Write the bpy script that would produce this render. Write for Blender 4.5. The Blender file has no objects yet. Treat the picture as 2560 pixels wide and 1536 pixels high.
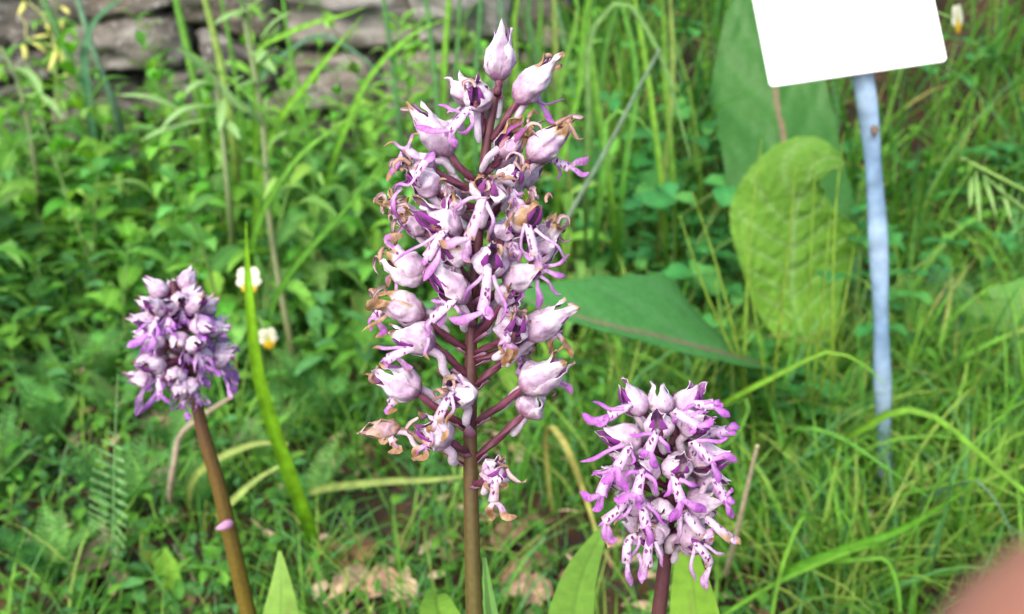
import bpy, math, random
import numpy as np
from mathutils import Vector, Matrix, noise as mnoise

SC = bpy.context.scene
COL = SC.collection
random.seed(7)
RNG = np.random.default_rng(11)
R = math.radians

# ------------------------------------------------------------------ camera
PITCH = R(27.0)
CAM_H = 0.38
FPX = 2217.0                      # focal length in pixels of the 2560 px wide photograph
cam_d = bpy.data.cameras.new('camera')
cam = bpy.data.objects.new('camera', cam_d)
COL.objects.link(cam)
cam.location = (0, 0, CAM_H)
cam.rotation_euler = (math.pi / 2 - PITCH, 0, 0)
cam_d.sensor_width = 36.0
cam_d.lens = 36.0 * FPX / 2560.0
cam_d.clip_start = 0.004
cam_d.clip_end = 200.0
cam_d.dof.use_dof = True
cam_d.dof.focus_distance = 0.199
cam_d.dof.aperture_fstop = 17.5
SC.camera = cam

# ------------------------------------------------------------------ world, sun, exposure
SUN_EL, SUN_AZ = R(50), R(-30)     # azimuth from behind the camera, towards its left
w = bpy.data.worlds.new('World')
SC.world = w
w.use_nodes = True
nt = w.node_tree
sky = nt.nodes.new('ShaderNodeTexSky')
sky.sky_type = 'NISHITA'
sky.sun_disc = False
sky.sun_elevation = SUN_EL
sky.air_density = 1.0
sky.dust_density = 4.0
sky.ozone_density = 0.6
sun_dir = Vector((math.sin(SUN_AZ) * math.cos(SUN_EL), -math.cos(SUN_AZ) * math.cos(SUN_EL), math.sin(SUN_EL)))
sky.sun_rotation = math.atan2(sun_dir.x, sun_dir.y)
bg = nt.nodes['Background']
bg.inputs['Strength'].default_value = 0.15
nt.links.new(sky.outputs[0], bg.inputs['Color'])
sun_l = bpy.data.lights.new('sun', 'SUN')
sun_l.energy = 1.05
sun_l.angle = R(50)
sun_l.color = (1.0, 0.96, 0.9)
sun_o = bpy.data.objects.new('sun', sun_l)
COL.objects.link(sun_o)
sun_o.rotation_euler = sun_dir.to_track_quat('Z', 'Y').to_euler()
SC.view_settings.view_transform = 'Standard'
SC.view_settings.look = 'None'
SC.view_settings.gamma = 1.0
SC.view_settings.use_curve_mapping = False
SC.view_settings.exposure = 1.62
SC.render.engine = 'CYCLES'
SC.cycles.use_denoising = True
SC.cycles.max_bounces = 8
SC.cycles.diffuse_bounces = 4
SC.cycles.transmission_bounces = 4
SC.cycles.transparent_max_bounces = 4
SC.cycles.caustics_reflective = False
SC.cycles.caustics_refractive = False

# ------------------------------------------------------------------ places
A = lambda *v: np.array(v, dtype=float)
CPOS = A(0, 0, CAM_H)
CR = A(1, 0, 0)
CU = A(0, math.sin(PITCH), math.cos(PITCH))
CF = A(0, math.cos(PITCH), -math.sin(PITCH))


def W(px, py, d):
    """point at depth d along the view axis, seen at photograph pixel px, py"""
    return CPOS + CF * d + CR * ((px - 1280) / FPX * d) + CU * ((768 - py) / FPX * d)


def sstep(x, a, b):
    t = np.clip((x - a) / (b - a), 0, 1)
    return t * t * (3 - 2 * t)


def terrain(x, y):
    x = np.asarray(x, float); y = np.asarray(y, float)
    z = 0.006 * np.sin(x * 31 + 1.3) * np.cos(y * 27) + 0.004 * np.sin(x * 71 + y * 53)
    right = sstep(x, -0.02, 0.22)
    z = z + right * np.maximum(0, y - 0.72) * 0.50 * sstep(y, 0.7, 1.0)
    z = z + (1 - right) * (sstep(y, 1.30, 1.36) * 0.40 + np.maximum(0, y - 1.36) * 0.15)
    far = sstep(y, 3.5, 9)
    return z * (1 - far) + far * 1.35


def G(px, py):
    """ground point seen at pixel px, py"""
    d = CF + CR * ((px - 1280) / FPX) + CU * ((768 - py) / FPX)
    t = 0.3
    for _ in range(400):
        p = CPOS + d * t
        if p[2] <= terrain(p[0], p[1]):
            break
        t += 0.01
    p[2] = terrain(p[0], p[1])
    return p


def depth(p):
    return float((np.asarray(p) - CPOS) @ CF)


def unit(v):
    v = np.asarray(v, float)
    return v / (np.linalg.norm(v) + 1e-12)


# ------------------------------------------------------------------ mesh builder
class MB:
    def __init__(s):
        s.v, s.c, s.f4, s.f3, s.n = [], [], [], [], 0

    def add(s, V, C, F):
        V = np.asarray(V, float).reshape(-1, 3)
        C = np.asarray(C, float).reshape(-1, C.shape[-1] if hasattr(C, 'shape') else 4)
        if C.shape[-1] == 3:
            C = np.concatenate([C, np.zeros((len(C), 1))], 1)
        if len(C) == 1:
            C = np.repeat(C, len(V), 0)
        F = np.asarray(F, int)
        s.v.append(V); s.c.append(C)
        (s.f4 if F.shape[1] == 4 else s.f3).append(F + s.n)
        s.n += len(V)

    def grid(s, P, C, closed=False):
        P = np.asarray(P, float); nv, nu = P.shape[:2]
        C = np.asarray(C, float)
        if C.ndim == 1:
            C = np.broadcast_to(C, (nv, nu, len(C)))
        C = C.reshape(nv * nu, -1)
        i = np.arange(nv * nu).reshape(nv, nu)
        if closed:
            i = np.concatenate([i, i[:, :1]], 1)
        F = np.stack([i[:-1, :-1], i[:-1, 1:], i[1:, 1:], i[1:, :-1]], -1).reshape(-1, 4)
        s.add(P, C, F)

    def shell(s, P, Cout, Cin, th):
        """a sheet with real thickness: outer face, inner face, rim"""
        P = np.asarray(P, float)
        du = np.gradient(P, axis=1); dv = np.gradient(P, axis=0)
        N = np.cross(du, dv); N /= (np.linalg.norm(N, axis=2, keepdims=True) + 1e-12)
        Q = P - N * th
        s.grid(P, Cout)
        s.grid(Q[:, ::-1], np.asarray(Cin)[:, ::-1] if np.asarray(Cin).ndim == 3 else Cin)
        nv, nu = P.shape[:2]
        rimP = np.concatenate([P[0, :], P[1:, -1], P[-1, -2::-1], P[-2:0:-1, 0]])
        rimQ = np.concatenate([Q[0, :], Q[1:, -1], Q[-1, -2::-1], Q[-2:0:-1, 0]])
        Cr = np.asarray(Cout)
        if Cr.ndim == 3:
            cr = np.concatenate([Cr[0, :], Cr[1:, -1], Cr[-1, -2::-1], Cr[-2:0:-1, 0]])
        else:
            cr = np.broadcast_to(Cr, (len(rimP), len(Cr)))
        s.grid(np.stack([rimQ, rimP], 0), np.stack([cr, cr], 0), closed=True)

    def tube(s, path, rad, col, n=8, lobes=0, twist=0, amp=0.0, cap=True, flat=1.0):
        path = np.asarray(path, float); k = len(path)
        rad = np.broadcast_to(np.asarray(rad, float), (k,))
        T = np.gradient(path, axis=0); T /= (np.linalg.norm(T, axis=1, keepdims=True) + 1e-12)
        up = A(0, 0, 1) if abs(T[0][2]) < 0.9 else A(1, 0, 0)
        x = unit(np.cross(up, T[0])); P = []
        for i in range(k):
            x = unit(x - T[i] * (x @ T[i])); y = np.cross(T[i], x)
            a = np.linspace(0, 2 * math.pi, n, endpoint=False)
            ph = twist * i / max(1, k - 1)
            rr = rad[i] * (1 + amp * np.cos(lobes * (a - ph)))
            if flat != 1.0:
                e = np.cos(a - ph); f = np.sin(a - ph) * flat
                a2 = np.arctan2(f, e) + ph; rr = rr * np.hypot(e, f)
            else:
                a2 = a
            P.append(path[i] + np.cos(a2)[:, None] * x * rr[:, None] + np.sin(a2)[:, None] * y * rr[:, None])
        P = np.array(P)
        col = np.asarray(col, float)
        C = col[:, None, :].repeat(n, 1) if col.ndim == 2 else np.broadcast_to(col, (k, n, len(col)))
        s.grid(P, C, closed=True)
        if cap:
            for e, o in ((0, -1), (k - 1, 1)):
                V = np.concatenate([P[e], [path[e] + T[e] * o * rad[e] * 0.5]])
                cc = np.concatenate([C[e], C[e][:1]])
                j = np.arange(n); F = np.stack([j, (j + 1) % n, np.full(n, n)], 1)
                s.add(V, cc, F if o > 0 else F[:, ::-1])

    def mesh(s, name, mat, smooth=True):
        me = bpy.data.meshes.new(name)
        V = np.concatenate(s.v); C = np.concatenate(s.c)
        faces = []
        q = np.concatenate(s.f4) if s.f4 else np.zeros((0, 4), int)
        t = np.concatenate(s.f3) if s.f3 else np.zeros((0, 3), int)
        nl = len(q) * 4 + len(t) * 3
        me.vertices.add(len(V)); me.vertices.foreach_set('co', V.astype(np.float32).ravel())
        me.loops.add(nl); me.loops.foreach_set('vertex_index', np.concatenate([q.ravel(), t.ravel()]).astype(np.int32))
        me.polygons.add(len(q) + len(t))
        st = np.concatenate([np.arange(len(q)) * 4, len(q) * 4 + np.arange(len(t)) * 3]).astype(np.int32)
        me.polygons.foreach_set('loop_start', st)
        me.polygons.foreach_set('use_smooth', np.full(len(q) + len(t), smooth))
        a = me.color_attributes.new('col', 'FLOAT_COLOR', 'POINT')
        a.data.foreach_set('color', C.astype(np.float32).ravel())
        me.update(calc_edges=True)
        me.materials.append(mat)
        return me

    def build(s, name, mat, parent=None, smooth=True):
        return mk(name, s.mesh(name, mat, smooth), parent)


def mk(name, data, parent=None, loc=None):
    o = bpy.data.objects.new(name, data)
    COL.objects.link(o)
    if parent is not None:
        o.parent = parent
    return o


def tag(o, label=None, cat=None, group=None, kind=None):
    if label: o['label'] = label
    if cat: o['category'] = cat
    if group: o['group'] = group
    if kind: o['kind'] = kind
    return o


def empty(name, loc):
    o = mk(name, None); o.location = Vector(loc); o.empty_display_size = 0.01
    return o


def rooted(mb, base):
    """shift a builder's vertices so that they are relative to the thing's base"""
    b = np.asarray(base, float)
    mb.v = [v - b for v in mb.v]
    return mb


def copy_tree(o, parent=None, mat=None):
    c = o.copy(); COL.objects.link(c); c.parent = parent
    for ch in o.children:
        copy_tree(ch, c)
    return c


def curve(pts, n):
    """smooth curve through the points, even steps along it"""
    pts = np.asarray(pts, float)
    m = len(pts)
    if m == 2:
        return pts[0] + (pts[1] - pts[0]) * np.linspace(0, 1, n)[:, None]
    s = np.concatenate([[0], np.cumsum(np.linalg.norm(np.diff(pts, axis=0), axis=1) + 1e-9)])
    d = np.diff(pts, axis=0) / np.diff(s)[:, None]
    h = np.diff(s)
    tan = np.zeros_like(pts)
    tan[1:-1] = (d[:-1] * h[1:, None] + d[1:] * h[:-1, None]) / (h[1:] + h[:-1])[:, None]
    tan[0] = 1.5 * d[0] - .5 * tan[1]; tan[-1] = 1.5 * d[-1] - .5 * tan[-2]
    out = []
    for t in np.linspace(0, s[-1], n):
        i = min(int(np.searchsorted(s, t, 'right')) - 1, m - 2); u = (t - s[i]) / h[i]
        out.append((2 * u ** 3 - 3 * u * u + 1) * pts[i] + (u ** 3 - 2 * u * u + u) * h[i] * tan[i] + (3 * u * u - 2 * u ** 3) * pts[i + 1] + (u ** 3 - u * u) * h[i] * tan[i + 1])
    return np.array(out)


def interp(v, xs, ys):
    return np.interp(v, xs, ys)


def mixc(a, b, t):
    a = np.asarray(a, float); b = np.asarray(b, float); t = np.asarray(t, float)
    return a * (1 - t[..., None]) + b * t[..., None]


def fnoise(P, sc, seed=0.0):
    P = np.asarray(P); sh = P.shape[:-1]
    Q = P.reshape(-1, 3)
    return np.array([mnoise.noise(Vector((q[0] * sc + seed, q[1] * sc - seed, q[2] * sc + 2 * seed))) for q in Q]).reshape(sh)


# ------------------------------------------------------------------ materials
def new_mat(name):
    m = bpy.data.materials.new(name); m.use_nodes = True
    nt = m.node_tree; nt.nodes.clear()
    return m, nt, nt.nodes, nt.links


def thin_mat(name, trans=0.35, rough=0.5, noise_scale=400, noise_amt=0.25, spots=False, spec=0.3, bump=0.1, rnd=0.0, sheen=0.0, tsat=1.1, gain=1, bdist=0.0005):
    """a thin living sheet (leaf, petal): pigment from the mesh, fine mottling, some light let through"""
    m, nt, N, L = new_mat(name)
    out = N.new('ShaderNodeOutputMaterial')
    at = N.new('ShaderNodeAttribute'); at.attribute_name = 'col'
    tc = N.new('ShaderNodeTexCoord')
    no = N.new('ShaderNodeTexNoise'); no.inputs['Scale'].default_value = noise_scale; no.inputs['Detail'].default_value = 3
    L.new(tc.outputs['Object'], no.inputs['Vector'])
    mr = N.new('ShaderNodeMapRange')
    mr.inputs[1].default_value = 0.3; mr.inputs[2].default_value = 0.7
    mr.inputs[3].default_value = 1 - noise_amt; mr.inputs[4].default_value = 1 + noise_amt
    L.new(no.outputs['Fac'], mr.inputs[0])
    hs = N.new('ShaderNodeHueSaturation')
    L.new(at.outputs['Color'], hs.inputs['Color'])
    val = mr.outputs[0]
    if rnd:
        oi = N.new('ShaderNodeObjectInfo')
        r1 = N.new('ShaderNodeMapRange'); r1.inputs[3].default_value = 0.508 - 0.03 * rnd; r1.inputs[4].default_value = 0.508 + 0.025 * rnd
        L.new(oi.outputs['Random'], r1.inputs[0]); L.new(r1.outputs[0], hs.inputs['Hue'])
        wn = N.new('ShaderNodeTexWhiteNoise'); wn.noise_dimensions = '1D'; L.new(oi.outputs['Random'], wn.inputs['W'])
        r2 = N.new('ShaderNodeMapRange'); r2.inputs[3].default_value = 1 - 0.35 * rnd; r2.inputs[4].default_value = 1 + 0.4 * rnd
        L.new(wn.outputs['Value'], r2.inputs[0])
        mu = N.new('ShaderNodeMath'); mu.operation = 'MULTIPLY'; L.new(val, mu.inputs[0]); L.new(r2.outputs[0], mu.inputs[1])
        val = mu.outputs[0]
    if gain != 1:
        mg = N.new('ShaderNodeMath'); mg.operation = 'MULTIPLY'; mg.inputs[1].default_value = gain; L.new(val, mg.inputs[0]); val = mg.outputs[0]
        hs.inputs['Saturation'].default_value = 1.02
    L.new(val, hs.inputs['Value'])
    colr = hs.outputs['Color']
    if spots:
        vo = N.new('ShaderNodeTexVoronoi'); vo.inputs['Scale'].default_value = 820
        nz = N.new('ShaderNodeTexNoise'); nz.inputs['Scale'].default_value = 900
        ad = N.new('ShaderNodeMixRGB'); ad.inputs[0].default_value = 0.0006
        va = N.new('ShaderNodeVectorMath'); va.operation = 'MULTIPLY_ADD'
        L.new(nz.outputs['Color'], va.inputs[0]); va.inputs[1].default_value = (0.0012,) * 3; L.new(tc.outputs['Object'], va.inputs[2])
        L.new(tc.outputs['Object'], nz.inputs['Vector'])
        st = N.new('ShaderNodeMapping'); st.inputs['Scale'].default_value = (1.25, 1.0, .62); L.new(va.outputs[0], st.inputs[0]); L.new(st.outputs[0], vo.inputs['Vector'])
        lt = N.new('ShaderNodeMapRange'); lt.inputs[1].default_value = 0.40; lt.inputs[2].default_value = 0.28; lt.inputs[3].default_value = 0; lt.inputs[4].default_value = 1
        L.new(vo.outputs['Distance'], lt.inputs[0])
        mm = N.new('ShaderNodeMath'); mm.operation = 'MULTIPLY'; L.new(lt.outputs[0], mm.inputs[0]); L.new(at.outputs['Alpha'], mm.inputs[1])
        mx = N.new('ShaderNodeMixRGB'); L.new(mm.outputs[0], mx.inputs[0]); L.new(colr, mx.inputs[1])
        mx.inputs[2].default_value = (0.12, 0.008, 0.10, 1)
        colr = mx.outputs[0]
    pb = N.new('ShaderNodeBsdfPrincipled')
    pb.inputs['Roughness'].default_value = rough
    pb.inputs['Specular IOR Level'].default_value = spec
    if sheen:
        pb.inputs['Sheen Weight'].default_value = sheen
    L.new(colr, pb.inputs['Base Color'])
    if bump:
        bp = N.new('ShaderNodeBump'); bp.inputs['Strength'].default_value = bump; bp.inputs['Distance'].default_value = bdist
        L.new(no.outputs['Fac'], bp.inputs['Height']); L.new(bp.outputs[0], pb.inputs['Normal'])
    tr = N.new('ShaderNodeBsdfTranslucent')
    h2 = N.new('ShaderNodeHueSaturation'); h2.inputs['Saturation'].default_value = tsat; h2.inputs['Value'].default_value = 1.25
    L.new(colr, h2.inputs['Color']); L.new(h2.outputs[0], tr.inputs['Color'])
    ms = N.new('ShaderNodeMixShader'); ms.inputs[0].default_value = trans
    L.new(pb.outputs[0], ms.inputs[1]); L.new(tr.outputs[0], ms.inputs[2])
    L.new(ms.outputs[0], out.inputs[0])
    return m


def solid_mat(name, rough=0.6, noise_scale=300, noise_amt=0.3, spec=0.3, bump=0.3, bdist=0.0004, detail=4, sss=0.0, coat=0.0):
    m, nt, N, L = new_mat(name)
    out = N.new('ShaderNodeOutputMaterial')
    at = N.new('ShaderNodeAttribute'); at.attribute_name = 'col'
    tc = N.new('ShaderNodeTexCoord')
    no = N.new('ShaderNodeTexNoise'); no.inputs['Scale'].default_value = noise_scale; no.inputs['Detail'].default_value = detail
    L.new(tc.outputs['Object'], no.inputs['Vector'])
    mr = N.new('ShaderNodeMapRange'); mr.inputs[1].default_value = 0.3; mr.inputs[2].default_value = 0.7
    mr.inputs[3].default_value = 1 - noise_amt; mr.inputs[4].default_value = 1 + noise_amt
    L.new(no.outputs['Fac'], mr.inputs[0])
    hs = N.new('ShaderNodeHueSaturation'); L.new(at.outputs['Color'], hs.inputs['Color']); L.new(mr.outputs[0], hs.inputs['Value'])
    pb = N.new('ShaderNodeBsdfPrincipled'); pb.inputs['Roughness'].default_value = rough; pb.inputs['Specular IOR Level'].default_value = spec
    L.new(hs.outputs[0], pb.inputs['Base Color'])
    if sss:
        pb.inputs['Subsurface Weight'].default_value = sss
        pb.inputs['Subsurface Radius'].default_value = (1.0, 0.35, 0.2)
        pb.inputs['Subsurface Scale'].default_value = 0.002
    pb.inputs['Coat Weight'].default_value = coat
    if bump:
        bp = N.new('ShaderNodeBump'); bp.inputs['Strength'].default_value = bump; bp.inputs['Distance'].default_value = bdist
        L.new(no.outputs['Fac'], bp.inputs['Height']); L.new(bp.outputs[0], pb.inputs['Normal'])
    L.new(pb.outputs[0], out.inputs[0])
    return m


M_PETAL = thin_mat('petal', trans=0.36, rough=0.5, noise_scale=1100, noise_amt=0.16, spots=True, spec=0.3, bump=0.4, tsat=1.05)
M_LEAF = thin_mat('herb_leaf', trans=0.38, rough=0.6, noise_scale=180, noise_amt=0.25, spec=0.15, rnd=0.6, gain=1.08)
M_GRASS = thin_mat('grass', trans=0.38, rough=0.55, noise_scale=140, noise_amt=0.28, spec=0.18, bump=0, rnd=0.3, gain=1.08)
M_BROAD = thin_mat('broad_leaf', trans=0.30, rough=0.5, noise_scale=260, noise_amt=0.14, spec=0.2, bump=0.25, gain=1.05)
M_WRINKLE = thin_mat('wrinkled_leaf', trans=0.30, rough=0.6, noise_scale=170, noise_amt=0.10, spec=0.15, bump=1.0, gain=1.05, bdist=0.003)
M_STEM = solid_mat('stem', rough=0.5, noise_scale=700, noise_amt=0.16, bump=0.15, bdist=0.0002)
M_DEAD = thin_mat('dead_leaf', trans=0.12, rough=0.75, noise_scale=150, noise_amt=0.4, spec=0.15, bump=0.5, rnd=0.7)
M_STRAW = solid_mat('straw', rough=0.65, noise_scale=200, noise_amt=0.25)
M_PLASTIC = solid_mat('plastic_stake', rough=0.25, noise_scale=90, noise_amt=0.28, spec=0.5, bump=0.1, coat=0.0, detail=8)
M_BOARD = solid_mat('white_board', rough=0.4, noise_scale=40, noise_amt=0.01, bump=0.02)
M_SKIN = solid_mat('skin', rough=0.5, noise_scale=500, noise_amt=0.08, bump=0.2, sss=0.3)
# ------------------------------------------------------------------ orchids
PINK = A(0.31, 0.12, 0.21); LILAC = A(0.52, 0.39, 0.51); WHITE = A(0.74, 0.67, 0.725)
PURP = A(0.27, 0.045, 0.31); MAG = A(0.15, 0.02, 0.13); STRIPE = A(0.10, 0.01, 0.075)
BROWN = A(0.24, 0.115, 0.045); TAN = A(0.47, 0.33, 0.19); DARKST = A(0.075, 0.018, 0.034)


def sheet(mb, P, cout, cin, th=0.00013):
    mb.shell(P, cout, cin, th)


def hood(B, T, l, width, splay=0.5, gap=22, wi=0.0, dead=False, rnd=None, crumple=0.0, pale=1.0, tips=(1, 1, 1), stripe=.85, blotch=1.0):
    """three sepals closed into a helmet round the axis B-T, open towards l"""
    out_ = []
    a = unit(T - B); Ln = np.linalg.norm(T - B)
    l = np.asarray(l, float); l = unit(l - a * (l @ a)); s = np.cross(a, l)
    nv, nu = 22, 17
    v = np.linspace(0, 1, nv)[:, None]; u = np.linspace(-1, 1, nu)[None, :]
    Rr = width / 2 * .89
    prof = interp(v, [0, .04, .12, .25, .42, .58, .72, .84, .94, 1], [.20, .48, .78, .97, 1.0, .82, .54, .33, .22, .18])
    wid = interp(v, [0, .1, .4, .65, .8, .9, .97, 1], [.75, 1, 1, .82, .50, .34, .2, .05])
    sd = rnd.uniform(0, 50)
    for i, (phi, half, ro) in enumerate(((180, 62, 1.0), (70 + gap * .4, 66, 1.05), (-70 - gap * .4, 66, 1.06))):
        lf = rnd.uniform(0.84, 1.06) * tips[i]
        ang = R(phi) + u * R(half) * wid + R(rnd.uniform(-5, 5))
        keel = 1 + 0.07 * np.exp(-(u / .14) ** 2) - .03 * np.exp(-((np.abs(u) - .5) / .12) ** 2)
        rad = Rr * prof * ro * keel * (1 - 0.06 * np.abs(u) ** 3)
        out = splay * rnd.uniform(0.2, 1.4) * np.maximum(0, v - .6) ** 1.5 * Rr * 3.2
        rad = rad + out * np.cos(u * .5)
        z = v * Ln * lf
        ux = ang
        P = B + z[..., None] * a + (rad * np.cos(ux))[..., None] * l + (rad * np.sin(ux))[..., None] * s
        n1 = fnoise(P, 260, sd + i); n2 = fnoise(P, 700, sd + 3 * i)
        amp = (0.00035 + crumple * 0.0022) * (0.3 + v)
        dirv = unit(l * math.cos(R(phi)) + s * math.sin(R(phi)))
        ruf = np.sin(v * rnd.uniform(13, 20) + np.sign(u) * rnd.uniform(0, 3) + i) * np.abs(u) ** 3 * .00032 * sstep(v, .15, .5) * (1 + crumple)
        crease = (.22 - np.abs(fnoise(P, 330, sd + 4 * i + 1))) * (.0011 + .0016 * crumple) * sstep(v, .05, .25)
        rib_ = (np.exp(-(((np.abs(u) * 3.0) % 1 - .5) / .2) ** 2)) * .00010
        P = P + (n1 * amp + ruf + rib_ + crease)[..., None] * dirv + (n2 * amp * .6)[..., None] * a
        # pigment
        t = sstep(v + 0.0 * u, -.06, .26) * (0.8 + 0.2 * np.cos(u * 1.5))
        c = mixc(PINK, LILAC, t)
        c = mixc(c, WHITE, np.clip((sstep(v, .25, .9) * .65 + np.abs(u) ** 3 * .2 + n1 * .9 * sstep(v, .05, .3)) * pale, 0, 1) + 0 * u)
        vein = np.exp(-(((np.abs(u) * 3.0 + 0.02) % 1 - .5) / .16) ** 2) * .34 + np.exp(-(u / .08) ** 2) * .5
        c = mixc(c, PURP * .8, np.clip(vein * (1 - .5 * v) + np.maximum(0, n2 + n1 * .5) * .55, 0, 1) * blotch)
        ci = mixc(LILAC * .85, PURP, np.clip(.25 + .5 * v + 0 * u, 0, 1))
        st = np.exp(-(((np.abs(u) * 2.6) % 1 - .5) / .17) ** 2)
        ci = mixc(ci, STRIPE, np.clip(st * stripe, 0, 1) * sstep(v, .05, .2))
        if wi > 0 or dead:
            th = 1 - wi * rnd.uniform(.25, 1.0)
            bt = sstep(v + n1 * .35 + n2 * .15 + 0.06 * np.abs(u), th, th + .14)
            if dead:
                bt = np.clip(.7 + n1 * .6 + 0 * u, 0, 1)
            br = mixc(BROWN, TAN, np.clip(.4 + n2 * .9, 0, 1))
            c = mixc(c, br, bt); ci = mixc(ci, br * .7, bt)
        n3 = fnoise(P, 1300, sd + 7)
        c = mixc(c, BROWN * .8, sstep(n3, .5, .62) * .75)
        mb = MB(); sheet(mb, P, c, ci); out_.append(mb)
    return out_


def ribbon(mb, pts, wid, nrm, c0, c1, spot=0.0, cup=0.25, n=12, th=0.00022, wi=0.0, rnd=None, twist=0.0, tip='round', wob=0.0, endcol=None):
    """a narrow tongue of petal along a path; wid = widths along it in metres"""
    p = curve(pts, n)
    if wob:
        ph = rnd.uniform(0, 6)
        t_ = np.linspace(0, 1, n)
        k = unit(np.cross(p[-1] - p[0], nrm))
        p = p + (np.sin(t_ * 7 + ph) * wob * t_)[:, None] * k + (np.cos(t_ * 6 + ph * 2) * wob * t_)[:, None] * nrm
    T = np.gradient(p, axis=0); T /= np.linalg.norm(T, axis=1, keepdims=True) + 1e-12
    v = np.linspace(0, 1, n)
    w_ = np.interp(v, np.linspace(0, 1, len(wid)), wid)
    if tip == 'round':
        w_ = w_ * np.sqrt(np.clip(1 - ((v - .86) / .145).clip(0, 1) ** 2, 0.02, 1))
    u = np.linspace(-1, 1, 6)
    P = np.zeros((n, 6, 3))
    nr = np.asarray(nrm, float)
    for i in range(n):
        m = unit(nr - T[i] * (nr @ T[i])); sd = np.cross(T[i], m)
        if twist:
            a = twist * v[i]; m, sd = m * math.cos(a) - sd * math.sin(a), sd * math.cos(a) + m * math.sin(a)
        P[i] = p[i] + np.outer(u * w_[i] / 2, sd) - np.outer(np.abs(u) ** 2 * cup * w_[i] * .5, m)
    V = v[:, None] + 0 * u[None, :]
    c = mixc(c0, c1, sstep(V, .1, .75))
    edge = np.abs(u)[None, :] ** 2 + 0 * V
    c = mixc(c, (PURP if endcol is None else endcol) * .95, edge * .6)
    if wi > 0:
        n1 = fnoise(P, 500, rnd.uniform(0, 30))
        bt = sstep(V + n1 * .4, 1 - wi, 1 - wi + .2)
        c = mixc(c, mixc(BROWN, TAN, np.clip(.3 + n1, 0, 1)), bt)
    al = np.full(V.shape + (1,), spot) * (1 - .5 * edge[..., None])
    co = np.concatenate([c, al], -1)
    ci = np.concatenate([mixc(c, WHITE * .85, np.full(V.shape, .35)), al * 0], -1)
    # shell's outer face follows +normal of (du x dv); make it the m side
    mb.shell(P, co, ci, th)


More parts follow.
